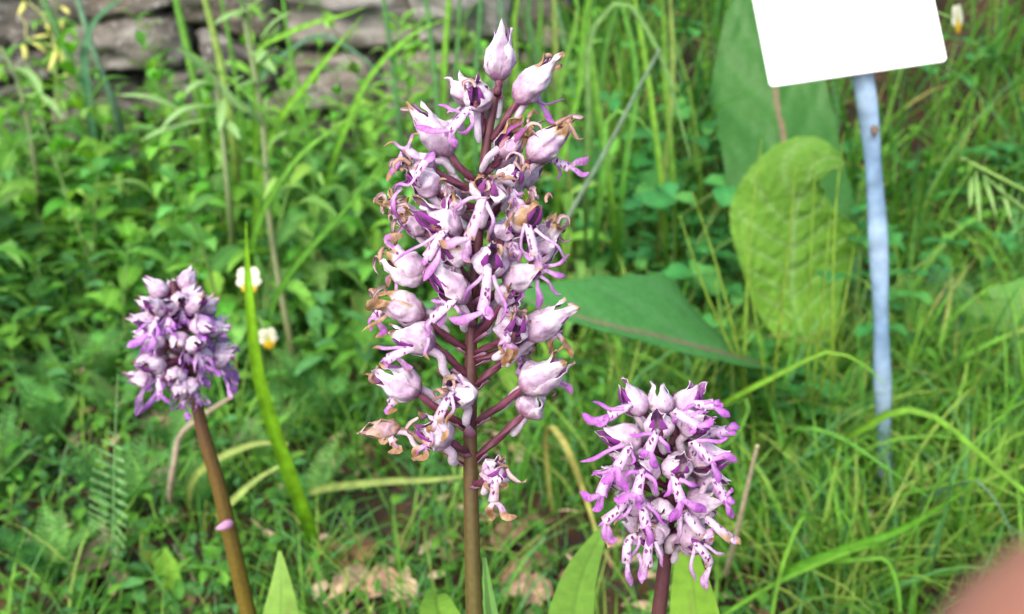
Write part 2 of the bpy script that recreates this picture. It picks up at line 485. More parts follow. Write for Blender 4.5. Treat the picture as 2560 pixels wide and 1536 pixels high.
def flower(root, base, S, D, attach, rnd, B, T, o, w, lip=None, arms=(), legs=(), wi=0., dead=False, splay=.5, gap=22,
           crumple=0., sat=0.5, ped=True, spur=True, pr=0.0009, lw=1.0, auto=True, pw=0.0, fr=False, tips=(1, 1, 1), lnorm=None, lipk=1.0, stripe=.85, blotch=1.0, pale=1.0, curls=0, soft=0., endcol=None):
    """one flower of a spike: hood (the part) with lip, inner petals, spur, ovary and bract (its sub-parts)"""
    mm = 0.001
    Bp, Tp = B, T
    a = unit(Tp - Bp); Ln = np.linalg.norm(Tp - Bp)
    l = np.asarray(o, float); l = unit(l - a * (l @ a)); s = np.cross(a, l)
    # the core of the flower: twisted ovary with the column on its end
    mb = MB()
    n = 22
    mid = attach * .45 + Bp * .55 + A(0, 0, -.0006) + unit(rnd.normal(size=3)) * .0004
    pth = curve([attach, mid, Bp + a * .0012], n)
    rr = np.interp(np.linspace(0, 1, n), [0, .15, .5, .85, 1], [.75, 1, 1.05, .9, .7]) * pr
    c = mixc(DARKST, A(.125, .035, .062), np.clip(np.linspace(-.6, 1.2, n) + rnd.uniform(-.2, .2), 0, 1))
    if dead: c = mixc(c, TAN * .6, np.full(n, .6))
    mb.tube(pth, rr, c, n=15, lobes=3, twist=rnd.choice([-1, 1]) * 4.6, amp=.16)
    cp_ = [Bp + a * Ln * .1 + l * w * .1, Bp + a * Ln * .3 + l * w * .24, Bp + a * Ln * .44 + l * w * .28]
    mb.tube(curve(cp_, 6), A(.5, .7, .85, .8, .6, .3) * mm * (w / .0068), mixc(A(.40, .22, .24), A(.12, .03, .05), np.linspace(0, 1, 6)), n=7)
    f = rooted(mb, base).build('flower', M_STEM, root)
    for h in hood(Bp, Tp, l, w, splay, gap, wi, dead, rnd, crumple, tips=tips, stripe=stripe, blotch=blotch, pale=pale):
        rooted(h, base).build('sepal', M_PETAL, f)
    lipc = WHITE
    endc = mixc(LILAC, PURP * 1.25 if endcol is None else endcol, A(sat))[0]
    # column (the white throat) and lip
    mb = MB()
    lb = Bp + a * Ln * .22 + l * w * .28
    nrm = unit(l * .9 + a * .5) if lnorm is None else unit(lnorm)
    if lip is None and auto:
        down = A(0, 0, -1)
        td = unit(l * .75 + a * .25 + down * .55 + s * rnd.uniform(-.25, .25))
        sd = unit(np.cross(td, nrm))
        tl = Ln * rnd.uniform(.42, .55) * lipk
        e = lb + td * tl
        lip = [lb, lb + td * tl * .5 + nrm * tl * .08, e]
        sh = lb + td * tl * .25
        arms = []; legs = []
        for q in (-1, 1):
            x = sd * q
            k1 = rnd.uniform(.3, .8)
            arms.append([sh, sh + x * tl * .35 + td * tl * .15 + nrm * .3 * tl, sh + x * tl * (.45 + .3 * rnd.random()) + td * tl * k1 + nrm * tl * rnd.uniform(.1, .5)])
            legs.append([e - td * tl * .12, e + x * tl * .3 + td * tl * .25, e + x * tl * rnd.uniform(.35, .8) + td * tl * rnd.uniform(.35, .75) + nrm * tl * rnd.uniform(-.1, .35)])
    if lip is not None:
        tw = 2.0 * mm * min(lw, 1.05 + .2 * (lw - 1))
        ribbon(mb, [lb] + list(lip) if np.linalg.norm(lb - lip[0]) > 0.0015 else lip, [tw * .85, tw * .8, tw * .95, tw * 1.2], nrm, lipc, mixc(lipc, endc, A(.35))[0], spot=1.0, rnd=rnd, wi=pw * .3, cup=.3, tip='flat', th=.00016)
        for q in arms:
            ribbon(mb, q, A(.85, .75, .7, .85, .75, .3) * mm * lw, nrm, mixc(lipc, endc, A(.15 + .6 * sat))[0], endc, spot=.2, rnd=rnd, wi=pw, twist=rnd.uniform(-1.2, 1.2), wob=.00045 + pw * .0009, cup=.25, th=.00016)
        for q in legs:
            ribbon(mb, q, A(.9, 1.0, 1.35, 1.8, 1.6, .7) * mm * lw, nrm, mixc(lipc, endc, A(.2 + .6 * sat))[0], endc, spot=.35, rnd=rnd, wi=pw, twist=rnd.uniform(-.7, .7), wob=.0004 + pw * .0009, cup=.2, th=.00016)
        if len(legs) == 2:   # the small tooth between the legs
            e = np.asarray(lip[-1]); td = unit(e - np.asarray(lip[0]))
            ribbon(mb, [e - td * .0006, e + td * .0006, e + td * .0016], A(.7, .6, .3) * mm * lw, nrm, endc, endc * .8, n=5, rnd=rnd)
        rooted(mb, base).build('lip', M_PETAL, f)
    # inner petals: two narrow striped tongues inside the helmet
    for q in (-1, 1):
        mb = MB()
        st = Bp + a * Ln * .15 + l * w * .12 + s * q * w * .12
        ribbon(mb, [st, Bp + a * Ln * .5 + l * w * .30 + s * q * w * .22, Bp + a * Ln * .86 + l * w * .16 + s * q * w * .10],
               A(1.0, 1.5, 1.3, .5) * mm * (w / .0068), unit(l + s * q * .3), mixc(MAG, LILAC, A(soft))[0], mixc(PURP, BROWN, A(wi * .6))[0], n=8, rnd=rnd, cup=.2)
        rooted(mb, base).build('inner_petal', M_PETAL, f)
    if curls:
        mb = MB()
        for _ in range(curls):
            s0 = Bp + a * Ln * rnd.uniform(.7, .98) + (l * rnd.uniform(-1, 1) + s * rnd.uniform(-1, 1)) * w * .2
            d1 = unit(a * .6 + unit(rnd.normal(size=3)) * .9); d2 = unit(unit(rnd.normal(size=3)) + A(0, 0, -.7))
            L_ = rnd.uniform(.0025, .0055)
            ribbon(mb, [s0, s0 + d1 * L_ * .5, s0 + d1 * L_ * .75 + d2 * L_ * .35, s0 + d1 * L_ * .45 + d2 * L_ * .75], A(.9, 1.1, .8, .4) * mm, unit(rnd.normal(size=3)), TAN, mixc(BROWN, TAN, A(rnd.random()))[0], n=10, rnd=rnd, cup=.6, twist=rnd.uniform(-3, 3), th=.00015)
        rooted(mb, base).build('withered_tip', M_PETAL, f)
    if spur:
        mb = MB()
        bd = unit((attach - Bp) if ped else -a)
        sp = curve([Bp + a * Ln * .1 + l * w * .22, Bp - a * Ln * .12 + l * w * .3 + bd * .0005, Bp + bd * Ln * .36 + l * w * .38 + A(0, 0, -.0008), Bp + bd * Ln * .52 + l * w * .34 + A(0, 0, -.0012)], 9)
        mb.tube(sp, A(.9, .85, .8, .8, .82, .85, .85, .8, .5) * mm * (w / .0068), mixc(LILAC * .95, WHITE * .9, np.linspace(0, 1, 9)), n=8)
        rooted(mb, base).build('spur', M_PETAL, f)
    if ped:
        # bract: a small scale clasping the foot of the ovary
        mb = MB()
        d = unit(Bp - attach); side = unit(np.cross(d, A(0, 0, 1)) + 1e-6); dn = np.cross(side, d)
        if dn[2] > 0: dn = -dn
        v = np.linspace(0, 1, 7)[:, None]; u = np.linspace(-1, 1, 5)[None, :]
        bl = rnd.uniform(.0022, .0038)
        wv = np.interp(v, [0, .3, 1], [1, .9, .05]) * .0013
        P = attach - d * .0006 + (v * bl)[..., None] * d + (u * wv)[..., None] * side + ((1 - u * u) * .0009 + pr * .5 + v ** 2 * .0008 * rnd.random())[..., None] * dn
        c = mixc(A(.14, .035, .075), A(.34, .2, .28), v + 0 * u)
        sheet(mb, P, c, c, .00018)
        rooted(mb, base).build('bract', M_STEM, f)
    return f


def stem_part(root, base, pts, radii, cols, name='stem', n=46):
    mb = MB()
    p = curve(pts, n)
    t = np.linspace(0, 1, n)
    rr = np.interp(t, np.linspace(0, 1, len(radii)), radii)
    cols = np.asarray(cols, float)
    c = np.stack([np.interp(t, np.linspace(0, 1, len(cols)), cols[:, k]) for k in range(3)], 1)
    mb.tube(p, rr, c, n=28, lobes=7, twist=.5, amp=.022)
    rooted(mb, base).build(name, M_STEM, root)
    return p


def camvec(o):
    return CR * o[0] + CU * o[1] - CF * o[2]


# ---- the tall spent spike in the middle
MD = 0.200
stem_px = [(1238, 225, .1965), (1233, 262, .1967), (1218, 345, .197), (1208, 440, .1975), (1198, 560, .198), (1186, 700, .199), (1178, 850, .200), (1176, 1000, .2005), (1176, 1150, .2015), (1180, 1350, .203), (1186, 1540, .205)]
low = W(1186, 1540, .205)
foot = A(low[0] + .004, low[1] - .055, 0)
foot[2] = terrain(foot[0], foot[1]) - .004
spts = [foot, foot * .6 + low * .4 + A(0, -.010, 0)] + [W(*p) for p in stem_px[::-1]]
main = empty('orchid', foot)
tag(main, 'tall orchid with a loose spike of fading pale pink hooded flowers on a brown stem', 'orchid')
px2 = MD / FPX
stem_part(main, foot, spts, list(A(.0040, .0036, .0030, .00285, .0027, .0026, .00245, .0023, .0020, .0017, .0014, .0012, .0010)),
          [(.10, .10, .03)] * 8 + [(.082, .078, .017), (.072, .062, .014), (.065, .052, .013), (.066, .036, .016), (.073, .021, .028), (.078, .020, .032), (.11, .036, .04)], n=70)


def stem_at(y):
    ys = [p[1] for p in stem_px]
    return W(np.interp(y, ys, [p[0] for p in stem_px]), y, np.interp(y, ys, [p[2] for p in stem_px]))


FL = [
 # attach y, hood base, hood tip (px, px, mm of depth from the stem), width px, opening (right, up, towards the camera)
 dict(a=240, B=(1243, 203, -1), T=(1262, 44, -3), w=80, o=(.25, .1, -1), splay=.5, auto=0, tips=(1, .84, .95)),
 dict(a=350, B=(1291, 258, -3), T=(1392, 128, -4), w=80, o=(.75, -.5, -.55), splay=.55, wi=.2,
      lip=[(1330, 232, 2), (1346, 252, 2)], arms=[[(1340, 246, 2), (1372, 260, 1), (1413, 243, 0)]], legs=[[(1346, 252, 2), (1366, 282, 1), (1392, 309, 0)]], sat=.85),
 dict(a=345, B=(1198, 272, -2), T=(1190, 196, -9), w=74, o=(-.25, -.75, .8), splay=.35, gap=40,
      lip=[(1170, 270, -8), (1148, 298, -10), (1122, 327, -10)], arms=[[(1156, 284, -9), (1122, 269, -10), (1093, 262, -9)], [(1172, 284, -8), (1181, 308, -10), (1165, 332, -10), (1143, 331, -10)]],
      legs=[[(1124, 326, -10), (1082, 326, -11), (1036, 316, -11)], [(1124, 326, -10), (1124, 346, -10), (1147, 368, -9)]], sat=.8, wi=.15),
 dict(a=455, B=(1128, 388, -3), T=(1026, 254, -5), w=84, o=(-1, .25, -.1), splay=.35, sat=.6, wi=.1),
 dict(a=480, B=(1090, 423, -4), T=(1000, 404, -6), w=72, o=(-.3, .9, .1), wi=.55, crumple=.7, splay=.7,
      lip=[(1035, 385, -8), (1010, 372, -8)], arms=[[(1020, 375, -8), (1030, 340, -8), (1048, 332, -7)], [(1015, 372, -8), (990, 362, -8), (963, 361, -7)]], legs=[[(1010, 372, -8), (985, 420, -8), (968, 455, -7)]], pw=.45, sat=.8),
 dict(a=520, B=(1095, 482, -6), T=(1010, 415, -9), w=82, o=(-.9, -.3, .35), wi=.3, crumple=.25, sat=.75, pw=.1,
      lip=[(1040, 440, -12), (1060, 400, -12)], arms=[[(1042, 436, -12), (1020, 462, -12), (1001, 458, -11), (984, 490, -10)]], legs=[[(1004, 470, -10), (980, 500, -10), (983, 525, -10), (1003, 548, -9)], [(1050, 410, -12), (1078, 392, -12), (1085, 380, -11)]]),
 dict(a=420, B=(1245, 388, -4), T=(1330, 305, -5), w=76, o=(.3, .7, .7), wi=.6, crumple=.8, splay=.8, auto=0, gap=40),
 dict(a=485, B=(1322, 400, -5), T=(1436, 296, -6), w=82, o=(.6, -.5, -.5), wi=.45, crumple=.2, splay=.25,
      lip=[(1375, 396, -2), (1400, 406, -2), (1424, 418, -2)], arms=[[(1385, 402, -2), (1400, 425, -1), (1392, 452, -1)]], legs=[[(1422, 417, -2), (1448, 405, -2), (1471, 391, -2)], [(1422, 417, -2), (1445, 428, -2), (1472, 434, -1)]], sat=.75),
 dict(a=540, B=(1292, 462, -1), T=(1358, 395, 2), w=68, o=(.6, -.5, -.6), sat=.6, wi=.2),
 dict(a=560, B=(1222, 505, -8), T=(1228, 432, -14), w=86, o=(-.25, -.6, 1), wi=.45, crumple=.55, splay=.35, gap=34,
      lip=[(1206, 495, -16), (1190, 545, -17), (1170, 596, -16)], arms=[[(1199, 492, -16), (1160, 502, -17), (1141, 525, -17), (1139, 549, -16)], [(1214, 505, -16), (1232, 560, -17), (1222, 607, -16)]],
      legs=[[(1172, 594, -16), (1135, 606, -17), (1096, 602, -17)], [(1172, 594, -16), (1168, 630, -16), (1176, 658, -15)]], sat=.45, pw=.25, lw=1.15),
 dict(a=640, B=(1150, 585, -7), T=(1022, 512, -11), w=84, o=(-.35, -.85, .75), splay=.55, gap=48,
      lip=[(1108, 578, -13), (1086, 612, -14), (1064, 645, -14)], arms=[[(1095, 584, -13), (1035, 622, -14), (978, 656, -13)], [(1115, 595, -13), (1140, 602, -14), (1160, 598, -14)]],
      legs=[[(1072, 632, -14), (1058, 655, -14), (1052, 662, -13)], [(1095, 610, -13), (1092, 650, -14), (1055, 702, -14)]], sat=.7, wi=.12),
 dict(a=600, B=(1062, 590, -1), T=(985, 520, -1), w=62, o=(-1, -.2, -.2), wi=.5, crumple=.8, auto=0, splay=.9),
 dict(a=610, B=(1040, 560, 4), T=(960, 495, 4), w=58, o=(-.5, -.8, -.3), wi=.75, crumple=.9, splay=1.3, pw=.9, sat=.5),
 dict(a=735, B=(1070, 690, -5), T=(950, 645, -8), w=92, o=(-.3, .95, -.2), wi=.25, crumple=.3, splay=.3,
      lip=[(1010, 640, -8), (985, 620, -8)], arms=[[(990, 700, -6), (988, 745, -6), (960, 790, -6), (910, 835, -5)]], legs=[[(985, 620, -8), (972, 610, -8), (1000, 580, -8)], [(1000, 690, -6), (975, 700, -6), (968, 712, -6)]], pw=.5, sat=.85),
 dict(a=745, B=(1226, 678, -9), T=(1232, 612, -16), w=90, o=(0, -.75, 1), splay=.45, gap=52, crumple=.15,
      lip=[(1219, 668, -17), (1215, 725, -18), (1206, 780, -17)], arms=[[(1206, 690, -17), (1178, 722, -18), (1152, 755, -17)], [(1232, 688, -17), (1252, 745, -18), (1262, 775, -18), (1254, 806, -17)]],
      legs=[[(1208, 778, -17), (1170, 796, -18), (1122, 796, -17)], [(1208, 776, -17), (1222, 790, -18), (1220, 764, -18)]], sat=.75, wi=.1, lw=1.1),
 dict(a=640, B=(1290, 575, -6), T=(1352, 500, -12), w=88, o=(.5, -.55, .8), wi=.5, splay=.75, gap=46, crumple=.35,
      lip=[(1320, 562, -13), (1330, 600, -14), (1341, 638, -14)], arms=[[(1312, 565, -13), (1304, 600, -13), (1318, 632, -13), (1335, 640, -13)], [(1338, 572, -13), (1385, 612, -13), (1423, 650, -12)]],
      legs=[[(1341, 630, -14), (1350, 660, -13), (1350, 676, -13)], [(1338, 625, -14), (1325, 640, -14), (1312, 640, -13)]], sat=.35, pw=.15),
 dict(a=620, B=(1345, 592, 0), T=(1405, 552, 1), w=52, o=(.2, -.8, -.5), wi=.35, crumple=.6, auto=0),
 dict(a=690, B=(1330, 668, -1), T=(1400, 560, -2), w=70, o=(.9, -.2, .3), wi=.45, crumple=.8, splay=1.0, auto=0),
 dict(a=770, B=(1262, 712, -7), T=(1358, 660, -10), w=86, o=(.75, -.5, .1), splay=.4, gap=30, sat=.8,
      lip=[(1345, 680, -10), (1360, 670, -11)], arms=[[(1356, 668, -11), (1395, 658, -11), (1430, 638, -10)], [(1352, 690, -10), (1380, 715, -10), (1402, 738, -9)]],
      legs=[[(1358, 674, -11), (1390, 684, -11), (1416, 694, -10)], [(1345, 700, -9), (1346, 740, -9), (1356, 775, -8)]], pw=.1),
 dict(a=800, B=(1168, 755, -8), T=(1066, 662, -12), w=84, o=(-.55, -.75, .55), splay=.5, gap=46,
      lip=[(1130, 752, -14), (1104, 776, -15), (1076, 797, -14)], arms=[[(1118, 762, -14), (1098, 752, -14), (1075, 758, -14)], [(1136, 766, -14), (1152, 782, -14), (1160, 790, -13)]],
      legs=[[(1080, 795, -14), (1068, 815, -14), (1064, 840, -13)], [(1112, 775, -14), (1106, 800, -14), (1098, 816, -14)]], sat=.6, wi=.25),
 dict(a=870, B=(1062, 790, -5), T=(920, 742, -7), w=86, o=(-.25, .5, -.8), wi=.55, crumple=.3, splay=.95, sat=.9, pw=.3,
      lip=[(950, 775, 0), (935, 800, 0)], arms=[[(940, 790, 0), (925, 805, 0), (922, 828, 0)]], legs=[[(938, 795, 0), (955, 830, 0), (945, 845, 0)]]),
 dict(a=935, B=(1089, 858, -6), T=(965, 830, -8), w=90, o=(-.35, -.9, .25), wi=.08, crumple=.15, splay=.3,
      lip=[(1025, 872, -10), (990, 886, -11), (966, 898, -10)], arms=[[(1010, 872, -10), (970, 868, -11), (928, 878, -10)], [(1072, 838, -12), (1066, 865, -13), (1070, 902, -12)]],
      legs=[[(985, 890, -11), (1010, 910, -10), (1030, 925, -9), (1012, 930, -8)], [(972, 895, -10), (960, 905, -10), (955, 912, -9)]], sat=.7, pw=.35),
 dict(a=880, B=(1268, 846, -6), T=(1302, 775, -11), w=86, o=(.2, -.75, .85), splay=.45, gap=50, wi=.3, crumple=.2,
      lip=[(1268, 838, -12), (1262, 858, -12)], arms=[[(1262, 850, -12), (1250, 868, -12), (1256, 890, -11)]], legs=[[(1264, 856, -12), (1282, 875, -11), (1285, 905, -10)], [(1262, 850, -12), (1270, 880, -11), (1268, 915, -10)]], sat=.8, pw=.75),
 dict(a=900, B=(1308, 842, -4), T=(1444, 758, -6), w=84, o=(.35, -.9, -.1), splay=.75, wi=.12,
      lip=[(1372, 838, -5), (1392, 832, -5)], arms=[[(1385, 832, -5), (1405, 850, -4), (1398, 880, -4)]], legs=[[(1390, 832, -5), (1412, 850, -5), (1420, 878, -4), (1431, 896, -4)], [(1385, 836, -5), (1380, 860, -4), (1365, 880, -4)]], pw=.8, sat=.7),
 dict(a=960, B=(1290, 862, -2), T=(1330, 880, 2), w=60, o=(.2, -.9, .2), wi=.6, crumple=.6, sat=.9, pw=.3),
 dict(a=1062, B=(1048, 985, -4), T=(926, 918, -6), w=92, o=(-.15, .5, -.85), wi=.2, crumple=.12, splay=.6, sat=.8, pw=.6,
      lip=[(985, 1000, 3), (972, 1010, 3)], legs=[[(975, 1008, 3), (972, 1022, 3), (985, 1030, 2)]]),
 dict(a=1052, B=(1302, 972, -4), T=(1428, 898, -6), w=92, o=(.4, .1, -.9), splay=.8, wi=.07,
      lip=[(1375, 955, 4), (1395, 958, 4)], arms=[[(1385, 956, 4), (1410, 955, 3), (1422, 970, 3)]], legs=[[(1390, 958, 4), (1415, 968, 3), (1432, 984, 3)]], sat=.7),
 dict(a=1075, B=(1168, 990, -9), T=(1110, 968, -15), w=84, o=(-.5, -.6, .75), wi=.3, crumple=1.0, splay=.1,
      lip=[(1122, 990, -16), (1106, 1020, -17), (1090, 1055, -16)], arms=[[(1128, 990, -16), (1130, 1035, -17), (1115, 1065, -16)]], legs=[[(1092, 1050, -16), (1080, 1070, -16), (1074, 1085, -15)], [(1094, 1050, -16), (1108, 1080, -16), (1114, 1105, -15)]], sat=.35, pw=.6),
 dict(a=1142, B=(1306, 1040, -2), T=(1356, 968, 0), w=88, o=(.5, .1, -.9), splay=.3, wi=.1, auto=0),
 dict(a=1125, B=(1128, 1100, -8), T=(1030, 1058, -11), w=92, o=(-.7, -.6, .3), wi=.1, crumple=.5, splay=.4,
      lip=[(1075, 1095, -12), (1062, 1110, -12)], arms=[[(1080, 1085, -13), (1078, 1110, -13), (1082, 1122, -12)]], legs=[[(1064, 1108, -12), (1050, 1125, -12), (1020, 1140, -11)], [(1064, 1108, -12), (1060, 1130, -12), (1048, 1150, -11)]], sat=.8, pw=.7),
 dict(a=1150, B=(1000, 1068, -2), T=(890, 1082, -3), w=54, o=(-.1, -1, .2), dead=True, crumple=.6, splay=1.1, sat=.3, pw=1.0,
      lip=[(975, 1095, -4), (985, 1108, -4)], legs=[[(982, 1105, -4), (990, 1120, -4), (985, 1132, -3)], [(975, 1100, -4), (960, 1098, -4), (945, 1100, -4)]]),
 dict(a=1205, B=(1222, 1190, -8), T=(1262, 1160, -12), w=74, o=(.0, -.9, .6), wi=.25, crumple=1.0, splay=.1,
      lip=[(1236, 1192, -12), (1236, 1230, -12), (1232, 1258, -11)], arms=[[(1226, 1195, -12), (1218, 1220, -11), (1220, 1232, -11)], [(1246, 1195, -12), (1258, 1212, -12), (1262, 1222, -11)]],
      legs=[[(1232, 1252, -11), (1228, 1272, -11), (1216, 1298, -10)], [(1234, 1252, -11), (1258, 1276, -11), (1286, 1300, -10)]], sat=.3, pw=.75),
]
# flowers on the far side of the spike, half hidden by those above
for y, q in ((470, 1), (560, -1), (655, 1), (760, -1), (830, 1), (300, -1)):
    x0 = np.interp(y, [p[1] for p in stem_px], [p[0] for p in stem_px])
    FL.append(dict(a=y, B=(x0 + q * 45, y - 45, 8), T=(x0 + q * 95, y - 110, 13), w=76, o=(q * .7, -.2, -.9), sat=.6))

for (x, y, ay, tx, ty, dz, ox, oy) in ((1150, 660, 735, 1105, 610, -6, -.6, -.6), (1262, 600, 690, 1290, 545, -7, .5, -.6), (1140, 540, 640, 1120, 480, -5, -.5, -.5), (1255, 760, 840, 1300, 710, -7, .4, -.8),
                                      (1268, 470, 560, 1300, 410, -6, .3, -.6)):
    FL.append(dict(a=ay, B=(x, y, dz), T=(tx, ty, dz - 3), w=68, o=(ox, oy, .7), wi=.35, crumple=.7, splay=.8, gap=24, sat=.5, pw=.35, soft=.5, stripe=.4))
rnd = np.random.default_rng(3)
for f_ in FL:
    f_['crumple'] = max(f_.get('crumple', 0), .22); f_['wi'] = max(f_.get('wi', 0), .08) if f_['a'] > 245 else 0
    f_['pale'] = 2.1; f_['blotch'] = .55
    f_['curls'] = 0 if f_['wi'] < .1 else int(1 + f_['wi'] * 7)
    f_['splay'] = f_.get('splay', .5) * 1.25
    if f_.get('sat', .5) > .3: f_['sat'] = f_.get('sat', .5) * .9


def build_spike(root, base, FL, D0, atf, rnd, lw=1.0, pr=0.0008, satadd=0.0, endcol=None):
    for f in FL:
        def P3(p):
            y = p[1]
            return W(p[0], p[1], D0(y) + p[2] * .001)
        at = atf(f['a'])
        B, T = P3(f['B']), P3(f['T'])
        kw = {k: v for k, v in f.items() if k not in ('a', 'B', 'T', 'w', 'o', 'lip', 'arms', 'legs')}
        kw['sat'] = min(1, kw.get('sat', .5) + satadd)
        if 'lip' in f: kw['lip'] = [P3(p) for p in f['lip']]
        kw['arms'] = [[P3(p) for p in q] for q in f.get('arms', [])]
        kw['legs'] = [[P3(p) for p in q] for q in f.get('legs', [])]
        kw['lw'] = kw.get('lw', 1.0) * lw
        kw['endcol'] = endcol
        o = camvec(f['o'])
        if f['o'][2] > -.3 and 'lip' in f: kw['lnorm'] = camvec((f['o'][0] * .5, .25, 1))
        elif 'lip' in f: kw['lnorm'] = camvec((0, .3, 1))
        # the ovary leaves the stem's surface on the flower's side
        d = B - at; ax = atf(f['a'] - 20) - atf(f['a'] + 20); ax = unit(ax)
        d = unit(d - ax * (d @ ax))
        flower(root, base, 1, 0, at + d * .0014, rnd, B, T, o, f['w'] * D0(f['B'][1]) / FPX, pr=pr, **kw)


build_spike(main, foot, FL, lambda y: float(np.interp(y, [p[1] for p in stem_px], [p[2] for p in stem_px])), stem_at, rnd)


def leaf_grid(path, wl, wr, nrm, nv=26, nu=13, fold=.12, wave=0., wfreq=5, curl=0., rnd=None, teeth=0., nteeth=18):
    """blade along a midrib path; wl, wr half widths to each side; returns grid P and (v, u)"""
    p = curve(path, nv)
    T = np.gradient(p, axis=0); T /= np.linalg.norm(T, axis=1, keepdims=True)
    v = np.linspace(0, 1, nv); u = np.linspace(-1, 1, nu)
    a = np.interp(v, np.linspace(0, 1, len(wl)), wl); b = np.interp(v, np.linspace(0, 1, len(wr)), wr)
    P = np.zeros((nv, nu, 3)); nr = np.asarray(nrm, float)
    ph = rnd.uniform(0, 6) if rnd is not None else 0
    for i in range(nv):
        m = unit(nr - T[i] * (nr @ T[i])); sd = np.cross(T[i], m)
        wdt = np.where(u < 0, a[i], b[i])
        te = 1 + teeth * (((v[i] * nteeth) % 1) - .5) * np.abs(u) ** 4
        off = u * wdt * te
        hgt = fold * np.abs(u) * wdt + curl * (u ** 2) * wdt + wave * wdt * np.sin(v[i] * wfreq * 6.28 + ph + u * 2) * np.abs(u) ** 1.5
        P[i] = p[i] + np.outer(off, sd) + np.outer(hgt, m)
    return P, v[:, None] + 0 * u[None, :], u[None, :] + 0 * v[:, None]


def blade_part(root, base, path, wl, wr, nrm, c0, c1, rib, name='leaf', ribw=.06, veins=0, vcol=None, amp=0., th=.0005, mat=None, label=None, spots=0, vw=.13, vmix=.45, **k):
    P, V, U = leaf_grid(path, wl, wr, nrm, **k)
    c = mixc(c0, c1, V)
    if veins:
        ph = (V * veins - np.abs(U) * 1.6) % 1
        vn = np.exp(-((ph - .5) / vw) ** 2)
        c = mixc(c, vcol, vn * vmix * sstep(1 - np.abs(U), 0, .2))
        if amp:
            du = np.gradient(P, axis=1); dv = np.gradient(P, axis=0)
            N = np.cross(du, dv); N /= np.linalg.norm(N, axis=2, keepdims=True) + 1e-12
            n1 = fnoise(P, 130, 5.)
            P = P - N * (vn * amp * (1 - np.abs(U) ** 6) + n1 * amp * 1.2)[..., None]
    c = mixc(c, rib, np.exp(-(U / ribw) ** 2) * .9)
    if spots:
        n2 = fnoise(P, 160, 9.)
        c = mixc(c, A(.12, .09, .04), sstep(n2, .45, .6) * spots)
    mb = MB(); mb.shell(P, c, c, th)
    o = rooted(mb, base).build(name, mat or M_BROAD, root)
    if label: o['label'] = label
    return o


# basal leaves of the tall orchid, seen low behind its stem
LG = A(.13, .26, .03); LG2 = A(.10, .21, .03)
blade_part(main, foot, [foot + A(.004, .004, .004), W(1120, 1640, .27), W(1090, 1500, .31), W(1105, 1490, .345)], A(6, 17, 16, 8, .5) * .001, A(6, 17, 16, 8, .5) * .001, camvec((0, .9, .45)), LG, A(.2, .38, .05), LG * .8, rnd=rnd, fold=.2)
blade_part(main, foot, [foot + A(.006, .0, .004), W(1260, 1700, .25), W(1225, 1520, .27), W(1212, 1395, .285)], A(5, 10, 9, 6, .5) * .001, A(5, 10, 9, 6, .5) * .001, camvec((.5, .3, .8)), LG2, A(.15, .3, .07), LG2 * .8, rnd=rnd, fold=.25)

# ---- the dense fresh spike on the right
sp2 = [(1690, 985, .2185), (1688, 1060, .219), (1682, 1150, .220), (1674, 1250, .221), (1668, 1340, .222), (1660, 1420, .2235), (1646, 1540, .226)]
low = W(1646, 1540, .226)
foot2 = A(low[0] - .012, low[1] - .03, 0); foot2[2] = terrain(foot2[0], foot2[1]) - .004
right = empty('orchid', foot2)
tag(right, 'short orchid with a dense rounded head of fresh violet flowers above a broad leaf', 'orchid')
stem_part(right, foot2, [foot2, foot2 * .5 + low * .5 + A(0, -.004, 0)] + [W(*p) for p in sp2[::-1]],
          [.0042, .0036, .0028, .0026, .0024, .0022, .0020, .0016, .0010], [(.11, .10, .03), (.11, .09, .026), (.10, .074, .018), (.085, .058, .015), (.075, .044, .015), (.06, .019, .026), (.09, .028, .04)])


def stem2_at(y):
    ys = [p[1] for p in sp2]
    return W(np.interp(y, ys, [p[0] for p in sp2]), y, np.interp(y, ys, [p[2] for p in sp2]))


